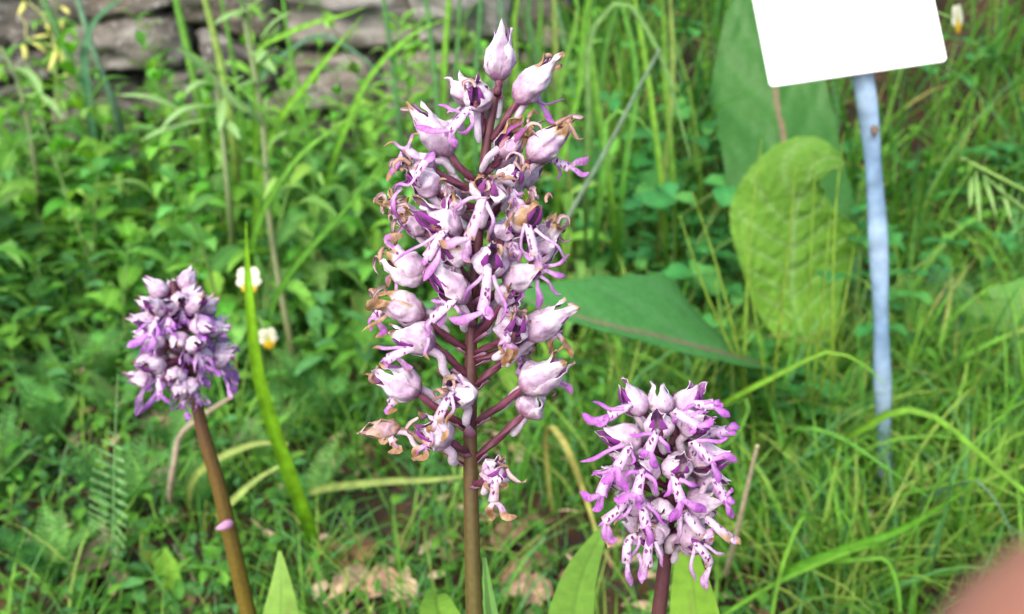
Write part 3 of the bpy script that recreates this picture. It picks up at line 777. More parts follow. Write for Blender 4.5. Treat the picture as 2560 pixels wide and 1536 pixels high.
FR = [
 dict(a=1075, B=(1608, 1036, -6), T=(1549, 955, -8), w=74, o=(-.9, -.3, .5), gap=40,
      lip=[(1570, 1018, -11), (1545, 1026, -12), (1522, 1038, -12)], arms=[[(1560, 1022, -12), (1520, 1020, -12), (1481, 1004, -12)], [(1545, 1030, -12), (1530, 1050, -12), (1505, 1058, -11)]], legs=[[(1524, 1036, -12), (1505, 1056, -12), (1482, 1058, -12)], [(1524, 1038, -12), (1480, 1050, -12), (1456, 1036, -11)]], sat=1.0),
 dict(a=1040, B=(1652, 1036, -6), T=(1650, 952, -8), w=70, o=(-.2, .1, -1), auto=0, splay=.6),
 dict(a=1050, B=(1700, 1035, -4), T=(1752, 958, -7), w=78, o=(.5, -.8, .4), splay=.7, gap=35,
      lip=[(1735, 1010, -10), (1765, 1012, -11), (1785, 1010, -11)], arms=[[(1740, 1010, -10), (1720, 1020, -11), (1700, 1030, -11)], [(1760, 1008, -11), (1780, 1005, -11), (1797, 1000, -10)]], legs=[[(1782, 1010, -11), (1795, 1008, -11), (1806, 1012, -10)], [(1780, 1014, -11), (1800, 1025, -11), (1826, 1045, -11)]], sat=.95),
 dict(a=1120, B=(1650, 1085, -11), T=(1640, 1030, -17), w=72, o=(-.15, -.7, 1), gap=44,
      lip=[(1640, 1085, -18), (1630, 1106, -19), (1620, 1128, -19)], arms=[[(1632, 1086, -18), (1600, 1086, -19), (1572, 1092, -19)], [(1648, 1092, -18), (1664, 1112, -19), (1682, 1130, -18)]], legs=[[(1622, 1126, -19), (1612, 1134, -19), (1600, 1142, -19)], [(1624, 1126, -19), (1634, 1150, -19), (1640, 1174, -18)]], sat=.95),
 dict(a=1115, B=(1705, 1072, -9), T=(1782, 1040, -14), w=84, o=(.1, -.9, .6), gap=36,
      lip=[(1690, 1030, -17), (1715, 1045, -18), (1745, 1066, -18)], arms=[[(1700, 1034, -17), (1690, 1052, -17), (1680, 1060, -16)], [(1725, 1040, -18), (1750, 1030, -18), (1772, 1024, -18)]], legs=[[(1745, 1064, -18), (1770, 1060, -18), (1778, 1042, -18)], [(1742, 1062, -18), (1730, 1072, -18), (1725, 1078, -17)]], sat=.9),
 dict(a=1140, B=(1602, 1108, -9), T=(1488, 1072, -11), w=86, o=(-.4, -.8, .5), splay=.7, gap=30,
      lip=[(1572, 1120, -16), (1555, 1148, -17), (1542, 1170, -17)], arms=[[(1560, 1112, -16), (1510, 1132, -16), (1452, 1158, -15)], [(1578, 1130, -16), (1582, 1150, -16), (1576, 1165, -16)]], legs=[[(1545, 1165, -17), (1550, 1200, -18), (1566, 1232, -17)], [(1545, 1165, -17), (1525, 1190, -17), (1505, 1208, -16)]], sat=1.0, lw=1.1),
 dict(a=1185, B=(1718, 1150, -9), T=(1838, 1138, -12), w=92, o=(.2, -.5, .9), splay=.4, gap=30,
      lip=[(1738, 1108, -17), (1760, 1132, -18), (1780, 1152, -18)], arms=[[(1742, 1102, -17), (1780, 1102, -17), (1818, 1098, -16)], [(1736, 1112, -17), (1752, 1140, -18), (1765, 1150, -17)]], legs=[[(1780, 1150, -18), (1815, 1142, -18), (1846, 1152, -17)], [(1782, 1152, -18), (1790, 1180, -18), (1800, 1208, -17)]], sat=.85),
 dict(a=1215, B=(1682, 1178, -11), T=(1712, 1148, -18), w=74, o=(.1, -.75, 1), gap=36,
      lip=[(1688, 1200, -19), (1695, 1225, -20), (1704, 1252, -20)], arms=[[(1680, 1202, -19), (1672, 1226, -20), (1664, 1246, -19)], [(1698, 1200, -19), (1720, 1206, -20), (1744, 1220, -19)]], legs=[[(1704, 1250, -20), (1694, 1278, -20), (1680, 1306, -19)], [(1706, 1250, -20), (1735, 1265, -20), (1766, 1284, -19)]], sat=.95, lw=1.15),
 dict(a=1215, B=(1628, 1190, -10), T=(1590, 1150, -16), w=72, o=(-.3, -.75, .8), gap=40,
      lip=[(1604, 1185, -18), (1597, 1212, -19), (1592, 1236, -19)], arms=[[(1598, 1180, -18), (1575, 1182, -19), (1556, 1188, -18)], [(1612, 1186, -18), (1638, 1205, -19), (1634, 1240, -18)]], legs=[[(1592, 1234, -19), (1566, 1244, -19), (1534, 1246, -18)], [(1594, 1234, -19), (1598, 1252, -19), (1606, 1268, -18)]], sat=1.0, lw=1.1),
 dict(a=1240, B=(1585, 1200, -4), T=(1495, 1180, -8), w=80, o=(-.5, -.85, .3), gap=34,
      lip=[(1526, 1180, -12), (1510, 1210, -13), (1500, 1238, -13)], arms=[[(1520, 1178, -12), (1500, 1182, -12), (1478, 1186, -11)], [(1528, 1195, -12), (1520, 1225, -12), (1512, 1245, -12)]], legs=[[(1502, 1235, -13), (1475, 1244, -13), (1448, 1234, -12)], [(1504, 1238, -13), (1498, 1265, -12), (1478, 1274, -12)]], sat=1.0),
 dict(a=1290, B=(1610, 1262, -7), T=(1530, 1250, -10), w=80, o=(-.4, -.9, .4), gap=34,
      lip=[(1560, 1262, -14), (1535, 1285, -15), (1508, 1306, -14)], arms=[[(1580, 1262, -14), (1560, 1290, -15), (1534, 1312, -14)]], legs=[[(1512, 1302, -14), (1512, 1335, -14), (1520, 1370, -13)], [(1515, 1305, -14), (1530, 1345, -14), (1545, 1350, -13)]], sat=.75, pw=.2),
 dict(a=1300, B=(1655, 1270, -9), T=(1645, 1300, -16), w=70, o=(-.2, -.6, .9), gap=50,
      lip=[(1608, 1275, -17), (1612, 1300, -18), (1618, 1320, -18)], arms=[[(1618, 1260, -17), (1640, 1285, -17), (1666, 1310, -17)]], legs=[[(1616, 1310, -18), (1624, 1340, -18), (1634, 1370, -17)]], sat=.9),
 dict(a=1350, B=(1645, 1330, -7), T=(1618, 1305, -13), w=78, o=(-.3, -.9, .6), gap=45, wi=.15, auto=0,
      lip=[(1570, 1355, -14), (1566, 1390, -15), (1568, 1410, -14)], arms=[[(1600, 1340, -14), (1590, 1380, -14), (1575, 1405, -14)]], legs=[[(1568, 1405, -14), (1572, 1440, -14), (1576, 1466, -13)], [(1595, 1385, -14), (1606, 1420, -14), (1602, 1460, -13)]], sat=.5, lw=.9),
 dict(a=1365, B=(1640, 1345, -9), T=(1600, 1330, -15), w=70, o=(-.1, -.9, .7), gap=45, auto=0,
      lip=[(1625, 1350, -17), (1620, 1380, -17), (1620, 1420, -16)], arms=[[(1640, 1355, -17), (1648, 1385, -17), (1660, 1418, -16)]], legs=[[(1620, 1400, -16), (1612, 1420, -16), (1600, 1450, -15)]], sat=.4, wi=.3),
 dict(a=1290, B=(1715, 1262, -5), T=(1806, 1250, -8), w=80, o=(.4, -.8, .2), gap=30, splay=.6,
      lip=[(1790, 1205, -11), (1806, 1230, -12), (1816, 1252, -12)], arms=[[(1788, 1206, -11), (1790, 1232, -11), (1812, 1262, -11)], [(1815, 1240, -12), (1828, 1228, -12), (1828, 1218, -11)]], legs=[[(1816, 1250, -12), (1824, 1275, -12), (1832, 1298, -11)], [(1816, 1248, -12), (1825, 1250, -12), (1834, 1248, -11)]], sat=.9),
 dict(a=1340, B=(1698, 1325, -7), T=(1775, 1352, -11), w=98, o=(.2, -.7, .7), gap=30, crumple=.2,
      lip=[(1718, 1290, -16), (1740, 1318, -17), (1762, 1342, -16)], arms=[[(1704, 1292, -15), (1698, 1335, -16), (1690, 1375, -15)]], legs=[[(1760, 1338, -16), (1775, 1340, -16), (1782, 1325, -15)], [(1758, 1338, -16), (1768, 1345, -16), (1785, 1345, -15)]], sat=.3, pw=.35, lw=1.1),
 dict(a=1330, B=(1720, 1300, -3), T=(1790, 1280, -5), w=80, o=(.5, -.7, .3), gap=30, auto=0,
      lip=[(1772, 1300, -12), (1800, 1325, -13), (1830, 1348, -12)], legs=[[(1825, 1345, -12), (1838, 1352, -12), (1850, 1358, -11)]], sat=.15, pw=.4),
 dict(a=1380, B=(1705, 1350, -4), T=(1770, 1375, -9), w=74, o=(.3, -.9, .3), gap=40, auto=0,
      lip=[(1748, 1368, -14), (1768, 1392, -14), (1776, 1416, -13)], arms=[[(1738, 1365, -13), (1730, 1410, -13), (1735, 1456, -12)], [(1760, 1362, -13), (1785, 1375, -13), (1810, 1390, -12)]], legs=[[(1776, 1412, -13), (1766, 1440, -13), (1762, 1476, -12)]], sat=.25, pw=.15),
 dict(a=1090, B=(1722, 1100, 0), T=(1805, 1062, -2), w=80, o=(.6, -.6, .3), lip=[(1800, 1080, -5), (1820, 1076, -5)], arms=[[(1790, 1085, -5), (1810, 1095, -5), (1822, 1092, -4)]], legs=[[(1815, 1078, -5), (1832, 1068, -5), (1849, 1063, -4)], [(1815, 1078, -5), (1830, 1082, -5), (1840, 1078, -4)]], sat=1.0),
 dict(a=1160, B=(1740, 1190, -2), T=(1825, 1215, -4), w=76, o=(.3, -.9, -.2), sat=.8),
 dict(a=1180, B=(1600, 1150, 0), T=(1520, 1130, -2), w=80, o=(-.6, -.7, -.1), sat=.9),
 dict(a=1100, B=(1690, 1050, 6), T=(1705, 985, 8), w=74, o=(.2, .1, -1), sat=.8),
 dict(a=1150, B=(1640, 1100, 8), T=(1590, 1040, 12), w=74, o=(-.4, .1, -1), sat=.8),
 dict(a=1250, B=(1600, 1240, 8), T=(1540, 1215, 12), w=74, o=(-.4, -.3, -1), sat=.8),
 dict(a=1260, B=(1730, 1230, 8), T=(1790, 1190, 12), w=74, o=(.5, -.3, -1), sat=.8),
 dict(a=1330, B=(1610, 1310, 4), T=(1555, 1300, 6), w=74, o=(-.5, -.6, -.5), sat=.7),
]
for f_ in FR:
    f_['pale'] = 1.4; f_['blotch'] = .6
build_spike(right, foot2, FR, lambda y: float(np.interp(y, [p[1] for p in sp2], [p[2] for p in sp2])), stem2_at, rnd, pr=.0008, satadd=.05, lw=1.15, endcol=A(.40, .12, .47))
# its broad leaves: one behind the stem to the right, one folded to the left
blade_part(right, foot2, [foot2 + A(.006, .004, .004), W(1760, 1760, .262), W(1745, 1560, .272), W(1722, 1400, .278), W(1700, 1290, .280)], A(8, 11, 13, 14, 14, 14, 14, 13, 11, 7, .4) * .001, A(8, 10, 12, 13, 13, 13, 13, 12, 10, 6, .4) * .001, camvec((.1, .35, 1)), A(.17, .31, .03), A(.17, .33, .03), A(.13, .25, .03), spots=.7, rnd=rnd, nv=40, nu=21, fold=-.08)
blade_part(right, foot2, [foot2 + A(-.006, .004, .004), W(1420, 1620, .29), W(1450, 1450, .31), W(1490, 1360, .325), W(1530, 1290, .335)], A(6, 9, 10, 11, 11, 11, 10, 8, 5, .4) * .001, A(6, 9, 10, 11, 11, 11, 10, 8, 5, .4) * .001, camvec((-.3, .3, 1)), A(.09, .2, .025), A(.15, .29, .04), A(.1, .2, .03), rnd=rnd, fold=.35)

# ---- the small blurred spike on the left
LD = .315
sp3 = [(432, 705, .309), (442, 760, .310), (458, 830, .312), (470, 900, .314), (486, 985, .316), (510, 1090, .320), (545, 1210, .325), (578, 1350, .331), (622, 1540, .340)]
low = W(622, 1540, .340)
foot3 = A(low[0] + .022, low[1] - .03, 0); foot3[2] = terrain(foot3[0], foot3[1]) - .004
left = empty('orchid', foot3)
tag(left, 'slender leaning orchid with a small head of lilac flowers beside a long grass blade', 'orchid')
stem_part(left, foot3, [foot3, foot3 * .5 + low * .5 + A(.003, -.004, 0)] + [W(*p) for p in sp3[::-1]],
          [.0042, .0038, .0034, .0032, .0031, .0030, .0028, .0024, .0018, .0012], [(.16, .18, .02), (.17, .16, .02), (.15, .13, .008), (.115, .092, .008), (.10, .074, .008), (.09, .062, .009), (.085, .05, .012), (.08, .032, .025), (.07, .02, .03)])
mb = MB()   # the pink scale half way up the stem
c_ = W(552, 1312, .3235)
aa = np.linspace(-.3, 2.0, 9)
mb.tube([c_ + CR * (.0004 + .0030 * math.cos(t)) + CU * (.0010 * math.cos(t) - .0004) - CF * .0031 * math.sin(t) for t in aa], A(.5, 1.3, 1.7, 1.8, 1.7, 1.5, 1.2, .8, .3) * .001, A(.50, .26, .40), n=9)
rooted(mb, foot3).build('stem_scale', M_PETAL, left)


def stem3_at(y):
    ys = [p[1] for p in sp3]
    return W(np.interp(y, ys, [p[0] for p in sp3]), y, np.interp(y, ys, [p[2] for p in sp3]))


ga = 0.4
for i in range(40):
    t = i / 39
    y = 945 - 190 * t
    at = stem3_at(y)
    ga += 2.399 + rnd.uniform(-.55, .55)
    az = A(math.cos(ga), math.sin(ga), 0)          # outwards, round the stem
    r_ = ((1 - .72 * t ** 1.8) * .0082 + .0012) * rnd.uniform(.75, 1.2)
    if az[0] < 0: r_ *= 1.15
    elev = -.1 + .6 * t + rnd.uniform(-.3, .3)
    d = unit(az + A(0, 0, elev))
    B = at + d * r_ + A(0, 0, .0015)
    hd = unit(az * 1.0 + unit(rnd.normal(size=3)) * .3 + A(0, 0, .15 + .7 * t * t + rnd.uniform(-.35, .35)))
    T = B + hd * .0104 * rnd.uniform(.72, 1.1)
    o = unit(az * .7 + A(rnd.uniform(-.4, .4), -.15, -.8))
    flower(left, foot3, 1, 0, at + az * .001, rnd, B, T, o, .0070, sat=rnd.uniform(.9, 1.0), lw=1.6, stripe=.08, blotch=.35, pale=1.05, soft=.7, endcol=A(.42, .17, .58), pr=.0007, gap=30, splay=.5, wi=.12 * (rnd.random() < .3), spur=False, lipk=1.3)
# its leaves: a broad upright one to the right of the stem, a small one far left
blade_part(left, foot3, [foot3 + A(.006, .004, .004), W(690, 1760, .335), W(700, 1560, .335), W(702, 1450, .337), W(699, 1378, .340)], A(5, 8, 10, 11, 11.8, 12, 11.5, 9.8, 5.5, .6) * .001, A(5, 8, 10, 11, 11.8, 12, 11.5, 9.8, 5.5, .6) * .001, camvec((.0, .25, 1)), A(.12, .23, .03), A(.15, .28, .045), A(.10, .2, .03), rnd=rnd, nv=36, nu=17, fold=-.12, spots=.3)
# ------------------------------------------------------------------ ground
def ground_mat():
    m, nt, N, L = new_mat('soil')
    out = N.new('ShaderNodeOutputMaterial'); pb = N.new('ShaderNodeBsdfPrincipled'); pb.inputs['Roughness'].default_value = .9
    pb.inputs['Specular IOR Level'].default_value = .1
    tc = N.new('ShaderNodeTexCoord')
    n1 = N.new('ShaderNodeTexNoise'); n1.inputs['Scale'].default_value = 22; n1.inputs['Detail'].default_value = 8
    n2 = N.new('ShaderNodeTexVoronoi'); n2.inputs['Scale'].default_value = 130; n2.inputs['Randomness'].default_value = 1
    L.new(tc.outputs['Object'], n1.inputs['Vector']); L.new(tc.outputs['Object'], n2.inputs['Vector'])
    cr = N.new('ShaderNodeValToRGB')
    for p, c in ((.3, (.022, .017, .010, 1)), (.55, (.055, .038, .022, 1)), (.75, (.11, .075, .045, 1))):
        e = cr.color_ramp.elements.new(p); e.color = c
    cr.color_ramp.elements.remove(cr.color_ramp.elements[0]); cr.color_ramp.elements.remove(cr.color_ramp.elements[-1])
    L.new(n1.outputs['Fac'], cr.inputs[0])
    mx = N.new('ShaderNodeMixRGB'); mx.blend_type = 'MULTIPLY'; mx.inputs[0].default_value = .5
    L.new(cr.outputs[0], mx.inputs[1]); L.new(n2.outputs['Color'], mx.inputs[2]); L.new(mx.outputs[0], pb.inputs['Base Color'])
    bp = N.new('ShaderNodeBump'); bp.inputs['Distance'].default_value = .006; L.new(n1.outputs['Fac'], bp.inputs['Height']); L.new(bp.outputs[0], pb.inputs['Normal'])
    L.new(pb.outputs[0], out.inputs[0])
    return m


def axis(lo, hi, fine_lo, fine_hi, step, k=14):
    f = np.arange(fine_lo, fine_hi, step)
    a = fine_lo - np.geomspace(step, fine_lo - lo, k)[::-1]; b = fine_hi + np.geomspace(step, hi - fine_hi, k)
    return np.concatenate([a, f, b])


xs = axis(-60, 60, -1.2, 1.4, .016); ys = axis(-30, 90, .05, 2.6, .016)
X, Y = np.meshgrid(xs, ys)
Z = terrain(X, Y)
near = (np.abs(X) < 1.2) & (Y < 1.5) & (Y > .2)
Z = Z + RNG.normal(0, .0012, Z.shape) * near
mb = MB(); mb.grid(np.stack([X, Y, Z], -1), A(.05, .04, .02))
tag(mb.build('ground', ground_mat()), kind='structure')

# ------------------------------------------------------------------ dry stone wall
WALL_Y = 1.15


def stone_mat():
    m, nt, N, L = new_mat('wall_stone')
    out = N.new('ShaderNodeOutputMaterial'); pb = N.new('ShaderNodeBsdfPrincipled'); pb.inputs['Roughness'].default_value = .85
    pb.inputs['Specular IOR Level'].default_value = .2
    at = N.new('ShaderNodeAttribute'); at.attribute_name = 'col'
    tc = N.new('ShaderNodeTexCoord')
    n1 = N.new('ShaderNodeTexNoise'); n1.inputs['Scale'].default_value = 26; n1.inputs['Detail'].default_value = 9; n1.inputs['Roughness'].default_value = .65
    mp = N.new('ShaderNodeMapping'); mp.inputs['Scale'].default_value = (1, 1, 3.2); mp.inputs['Rotation'].default_value = (0, .25, 0)
    L.new(tc.outputs['Object'], mp.inputs[0]); L.new(mp.outputs[0], n1.inputs['Vector'])
    n2 = N.new('ShaderNodeTexNoise'); n2.inputs['Scale'].default_value = 140; n2.inputs['Detail'].default_value = 5
    L.new(tc.outputs['Object'], n2.inputs['Vector'])
    r1 = N.new('ShaderNodeMapRange'); r1.inputs[1].default_value = .32; r1.inputs[2].default_value = .68; r1.inputs[3].default_value = .5; r1.inputs[4].default_value = 1.5
    L.new(n1.outputs['Fac'], r1.inputs[0])
    hs = N.new('ShaderNodeHueSaturation'); L.new(at.outputs['Color'], hs.inputs['Color']); L.new(r1.outputs[0], hs.inputs['Value'])
    mx = N.new('ShaderNodeMixRGB'); rr = N.new('ShaderNodeMapRange'); rr.inputs[1].default_value = .56; rr.inputs[2].default_value = .68
    L.new(n2.outputs['Fac'], rr.inputs[0]); L.new(rr.outputs[0], mx.inputs[0]); L.new(hs.outputs[0], mx.inputs[1]); mx.inputs[2].default_value = (.24, .235, .22, 1)
    L.new(mx.outputs[0], pb.inputs['Base Color'])
    bp = N.new('ShaderNodeBump'); bp.inputs['Strength'].default_value = .8; bp.inputs['Distance'].default_value = .006
    L.new(n1.outputs['Fac'], bp.inputs['Height'])
    b2 = N.new('ShaderNodeBump'); b2.inputs['Strength'].default_value = .6; b2.inputs['Distance'].default_value = .0015
    L.new(n2.outputs['Fac'], b2.inputs['Height']); L.new(bp.outputs[0], b2.inputs['Normal']); L.new(b2.outputs[0], pb.inputs['Normal'])
    L.new(pb.outputs[0], out.inputs[0])
    return m


M_STONE = stone_mat()


def wallpt(px, py):
    d = CF + CR * ((px - 1280) / FPX) + CU * ((768 - py) / FPX)
    return CPOS + d * (WALL_Y / d[1])


def stone(root, quad, y0, y1, col, seed):
    """one rough block; quad = its four front corners (top left, top right, bottom right, bottom left)"""
    mb = MB(); n = 17
    g = np.linspace(-1, 1, n); U, V = np.meshgrid(g, g)
    O = np.ones_like(U)
    tl, tr, br, bl = [wallpt(*q) for q in quad]
    for q in ((U, -O, V), (V, O, U), (O, U, V), (-O, V, U), (V, U, O), (U, V, -O)):
        D = np.stack(q, -1)
        e = 9.0
        D = D / (np.abs(D) ** e).sum(-1, keepdims=True) ** (1 / e) * 1.035
        x, y, z = D[..., 0:1], D[..., 1:2], D[..., 2:3]
        P = .25 * ((1 - x) * (1 + z) * tl + (1 + x) * (1 + z) * tr + (1 + x) * (1 - z) * br + (1 - x) * (1 - z) * bl)
        P = P + (y + 1) / 2 * A(0, y1 - y0, 0) + A(0, y0 - WALL_Y, 0)
        n0 = fnoise(P, 9, seed); n1 = fnoise(P, 26, seed); n2 = fnoise(P, 75, seed + 3)
        ridge = np.abs(fnoise(P * A(1, 1, 2.4), 13, seed + 9))
        P = P + np.stack([n1 * .010, n0 * .030 + n1 * .010 + n2 * .005 + ridge * .020, n1 * .008 + n2 * .003], -1)
        P[..., 2] = np.maximum(P[..., 2], -.03)
        cc = mixc(col, col * A(1.08, 1.0, .9), np.clip(.3 + n0 * 1.5, 0, 1))
        cc = mixc(cc, A(.22, .21, .195), sstep(n1 + n2 * .4, .25, .55) * .5)
        mb.grid(P, cc)
    return rooted(mb, root.location).build('stone', M_STONE, root)


wall = empty('stone_wall', (-.3, WALL_Y + .08, 0))
tag(wall, 'low dry stone wall of rough grey and brown blocks behind the weeds', 'wall')
SA, SB, SP = A(.085, .078, .067), A(.064, .061, .056), A(.21, .20, .188)
SM = A(.115, .107, .096)
WS = [((-160, -95), (60, -95), (115, 118), (-160, 125), SB), ((66, -95), (442, -95), (432, 24), (118, 70), SA), ((446, -95), (690, -95), (700, 122), (440, 62), SA * 1.2), ((124, 76), (434, 30), (470, 170), (200, 188), SA * 1.25),
      ((-160, 132), (112, 124), (128, 205), (-160, 225), SB * .8), ((130, 200), (330, 188), (350, 314), (108, 330), SM), ((336, 190), (520, 170), (600, 302), (352, 318), SM * 1.1), ((476, 80), (690, 128), (700, 240), (524, 166), SB),
      ((696, -95), (1000, -95), (1040, 120), (706, 132), SP), ((1006, -95), (1270, -95), (1282, 92), (1046, 114), SP * 1.1), ((706, 140), (935, 154), (960, 274), (652, 298), SM * 1.1), ((942, 158), (1285, 100), (1290, 242), (966, 264), SM * 1.3),
      ((-160, 232), (102, 214), (104, 430), (-160, 430), SB), ((108, 338), (352, 322), (360, 470), (100, 470), SA), ((356, 326), (600, 306), (640, 470), (364, 470), SA), ((606, 306), (900, 284), (910, 430), (646, 470), SB), ((906, 280), (1290, 250), (1300, 430), (914, 430), SM),
      ((1276, -95), (1430, -95), (1430, 140), (1288, 130), SM), ((1292, 138), (1430, 146), (1430, 430), (1304, 430), SA),
      ((-160, -260), (200, -260), (190, -100), (-160, -100), SA), ((206, -260), (560, -260), (600, -100), (196, -100), SM), ((566, -260), (980, -260), (960, -100), (606, -100), SM), ((986, -260), (1430, -260), (1430, -100), (966, -100), SM),
      ((-460, -95), (-166, -95), (-166, 170), (-430, 180), SA), ((-436, 186), (-166, 178), (-166, 430), (-460, 430), SM), ((-760, -95), (-466, -95), (-436, 200), (-760, 210), SM), ((-760, 216), (-442, 206), (-466, 430), (-760, 430), SA), ((-760, -260), (-500, -260), (-480, -100), (-760, -100), SA), ((-494, -260), (-166, -260), (-166, -100), (-474, -100), SB)]
for k_ in range(3):
    x_ = -766 - 330 * k_
    WS += [((x_ - 300, -95), (x_, -95), (x_ - 20, 150), (x_ - 310, 160), SM), ((x_ - 310, 166), (x_ - 20, 156), (x_, 430), (x_ - 300, 430), SA), ((x_ - 310, -260), (x_, -260), (x_, -100), (x_ - 300, -100), SA)]
for i, q in enumerate(WS):
    stone(wall, q[:4], WALL_Y + rnd.uniform(-.012, .012), WALL_Y + .2, q[4] * rnd.uniform(.9, 1.1), i * 3.7)
mb = MB()   # packed earth behind the joints
px_ = [wallpt(-1700, -255), wallpt(1420, -255)]
P = np.array([[[px_[0][0], WALL_Y + .05, -.03], [px_[1][0], WALL_Y + .05, -.03]], [[px_[0][0], WALL_Y + .05, px_[0][2] - .01], [px_[1][0], WALL_Y + .05, px_[1][2] - .01]],
              [[px_[0][0], WALL_Y + .19, px_[0][2] - .01], [px_[1][0], WALL_Y + .19, px_[1][2] - .01]]])
mb.grid(P, A(.06, .054, .045))
rooted(mb, wall.location).build('earth_core', M_STRAW, wall, smooth=False)

# ------------------------------------------------------------------ grass carpet and ground cover (uncountable)
GREENS = np.array([(.085, .215, .028), (.115, .255, .035), (.06, .165, .025), (.15, .27, .04), (.075, .20, .06), (.19, .27, .055), (.05, .14, .03)])


def blades(mb, base, L, wdt, az, lean, bend, col, k=6, kink=None):
    n = len(base)
    t = np.linspace(0, 1, k)[None, :, None]
    h = np.stack([np.cos(az), np.sin(az), 0 * az], -1)[:, None, :]
    Ls = L[:, None, None]; ln = lean[:, None, None]; bd = bend[:, None, None]
    hor = ln * t + bd * t ** 2.2
    ver = t * (1 - .35 * ln) - .55 * bd * t ** 3
    c = base[:, None, :] + h * hor * Ls + A(0, 0, 1) * ver * Ls
    fa = az + RNG.uniform(.6, 2.5, n)
    sd = np.stack([np.cos(fa), np.sin(fa), 0 * fa], -1)[:, None, :]
    w_ = wdt[:, None, None] * np.interp(t, [0, .2, .6, .85, 1], [.7, 1, .9, .5, .04])
    P = np.stack([c - sd * w_ / 2, c + sd * w_ / 2], 2)         # n,k,2,3
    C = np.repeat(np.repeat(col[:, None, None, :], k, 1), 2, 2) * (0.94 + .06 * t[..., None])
    i = np.arange(n * k * 2).reshape(n, k, 2)
    F = np.stack([i[:, :-1, 0], i[:, :-1, 1], i[:, 1:, 1], i[:, 1:, 0]], -1).reshape(-1, 4)
    mb.add(P.reshape(-1, 3), C.reshape(-1, 3), F)


def leaves(mb, base, L, wdt, az, pitch, col, k=5):
    """small ovate leaves, three verts across, folded along the midrib"""
    n = len(base)
    t = np.linspace(0, 1, k)[None, :, None]
    h = np.stack([np.cos(az) * np.cos(pitch), np.sin(az) * np.cos(pitch), np.sin(pitch)], -1)[:, None, :]
    sd = np.stack([-np.sin(az), np.cos(az), 0 * az], -1)[:, None, :]
    up = np.cross(h, sd)
    c = base[:, None, :] + h * t * L[:, None, None] - A(0, 0, 1) * (t ** 2) * L[:, None, None] * .25
    w_ = wdt[:, None, None] * np.interp(t, [0, .15, .4, .7, .9, 1], [.1, .6, 1, .75, .35, .03]) / 2
    P = np.stack([c - sd * w_ + up * w_ * .35, c, c + sd * w_ + up * w_ * .35], 2)
    C = np.repeat(col[:, None, None, :], k, 1)
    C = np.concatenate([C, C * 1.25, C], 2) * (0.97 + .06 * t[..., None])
    i = np.arange(n * k * 3).reshape(n, k, 3)
    F = np.concatenate([np.stack([i[:, :-1, j], i[:, :-1, j + 1], i[:, 1:, j + 1], i[:, 1:, j]], -1).reshape(-1, 4) for j in (0, 1)])
    mb.add(P.reshape(-1, 3), C.reshape(-1, 3), F)


def spots_in(n, x0, x1, y0, y1, clump=0, avoid=True):
    x = RNG.uniform(x0, x1, n); y = RNG.uniform(y0, y1, n)
    if clump:
        k = RNG.integers(0, max(1, n // clump), n)
        cx = RNG.uniform(x0, x1, n // clump + 1); cy = RNG.uniform(y0, y1, n // clump + 1)
        x = cx[k] + RNG.normal(0, .012, n); y = cy[k] + RNG.normal(0, .012, n)
    return np.stack([x, y, terrain(x, y) - .002], -1)


def gcol(n, idx=None, var=.25):
    c = GREENS[RNG.integers(0, len(GREENS), n) if idx is None else RNG.choice(idx, n)]
    return c * RNG.uniform(1 - var, 1 + var, (n, 1))


def u_(n, a, b):
    return RNG.uniform(a, b, n)


mb = MB()
for (n, reg, L0, L1, w0, w1, idx) in (
        (2600, (-.5, .55, .30, .75), .03, .085, .0009, .002, None),
        (2200, (-.75, .0, .6, 1.1), .04, .11, .001, .0022, None),
        (1500, (-.25, .25, .33, .62), .025, .06, .0007, .0015, [0, 1, 2, 4]),
        (2800, (.02, .75, .45, .95), .05, .14, .0014, .0034, None),
        (1500, (.1, .5, .33, .62), .05, .12, .0014, .0032, [0, 1, 3, 4, 5]),
        (1500, (-1.3, -.55, .3, 1.1), .04, .11, .001, .0024, None), (900, (-.5, .6, .0, .34), .03, .07, .0009, .002, None), (900, (.7, 1.3, .3, 1.0), .05, .12, .001, .0024, None)):
    b = spots_in(n, *reg, clump=9)
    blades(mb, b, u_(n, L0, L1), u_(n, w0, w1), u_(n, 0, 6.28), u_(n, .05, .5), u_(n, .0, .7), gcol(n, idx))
tag(mb.build('grass_carpet', M_GRASS), 'short fine green grass covering the soil between the plants', 'grass', kind='stuff')

mb = MB()
n = 4200
b = spots_in(n, -.02, 1.3, .8, 2.4, clump=11)
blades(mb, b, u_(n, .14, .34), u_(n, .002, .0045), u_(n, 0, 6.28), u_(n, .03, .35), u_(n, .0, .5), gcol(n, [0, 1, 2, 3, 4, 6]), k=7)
n = 1500
b = spots_in(n, -1.3, .0, 1.36, 2.2, clump=11)
blades(mb, b, u_(n, .14, .3), u_(n, .002, .0045), u_(n, 0, 6.28), u_(n, .03, .35), u_(n, .0, .5), gcol(n, [0, 1, 2, 4]), k=7)
n = 5000
r_ = RNG.uniform(2.2, 14, n); x = RNG.uniform(-1, 1, n) * (1.5 + r_ * .8); b = np.stack([x, r_, terrain(x, r_)], -1)
blades(mb, b, u_(n, .2, .5), u_(n, .008, .02), u_(n, 0, 6.28), u_(n, .03, .35), u_(n, .0, .5), gcol(n, [0, 1, 2, 4]), k=5)
tag(mb.build('bank_grass', M_GRASS), 'tall dense meadow grass covering the bank behind the clover', 'grass', kind='stuff')

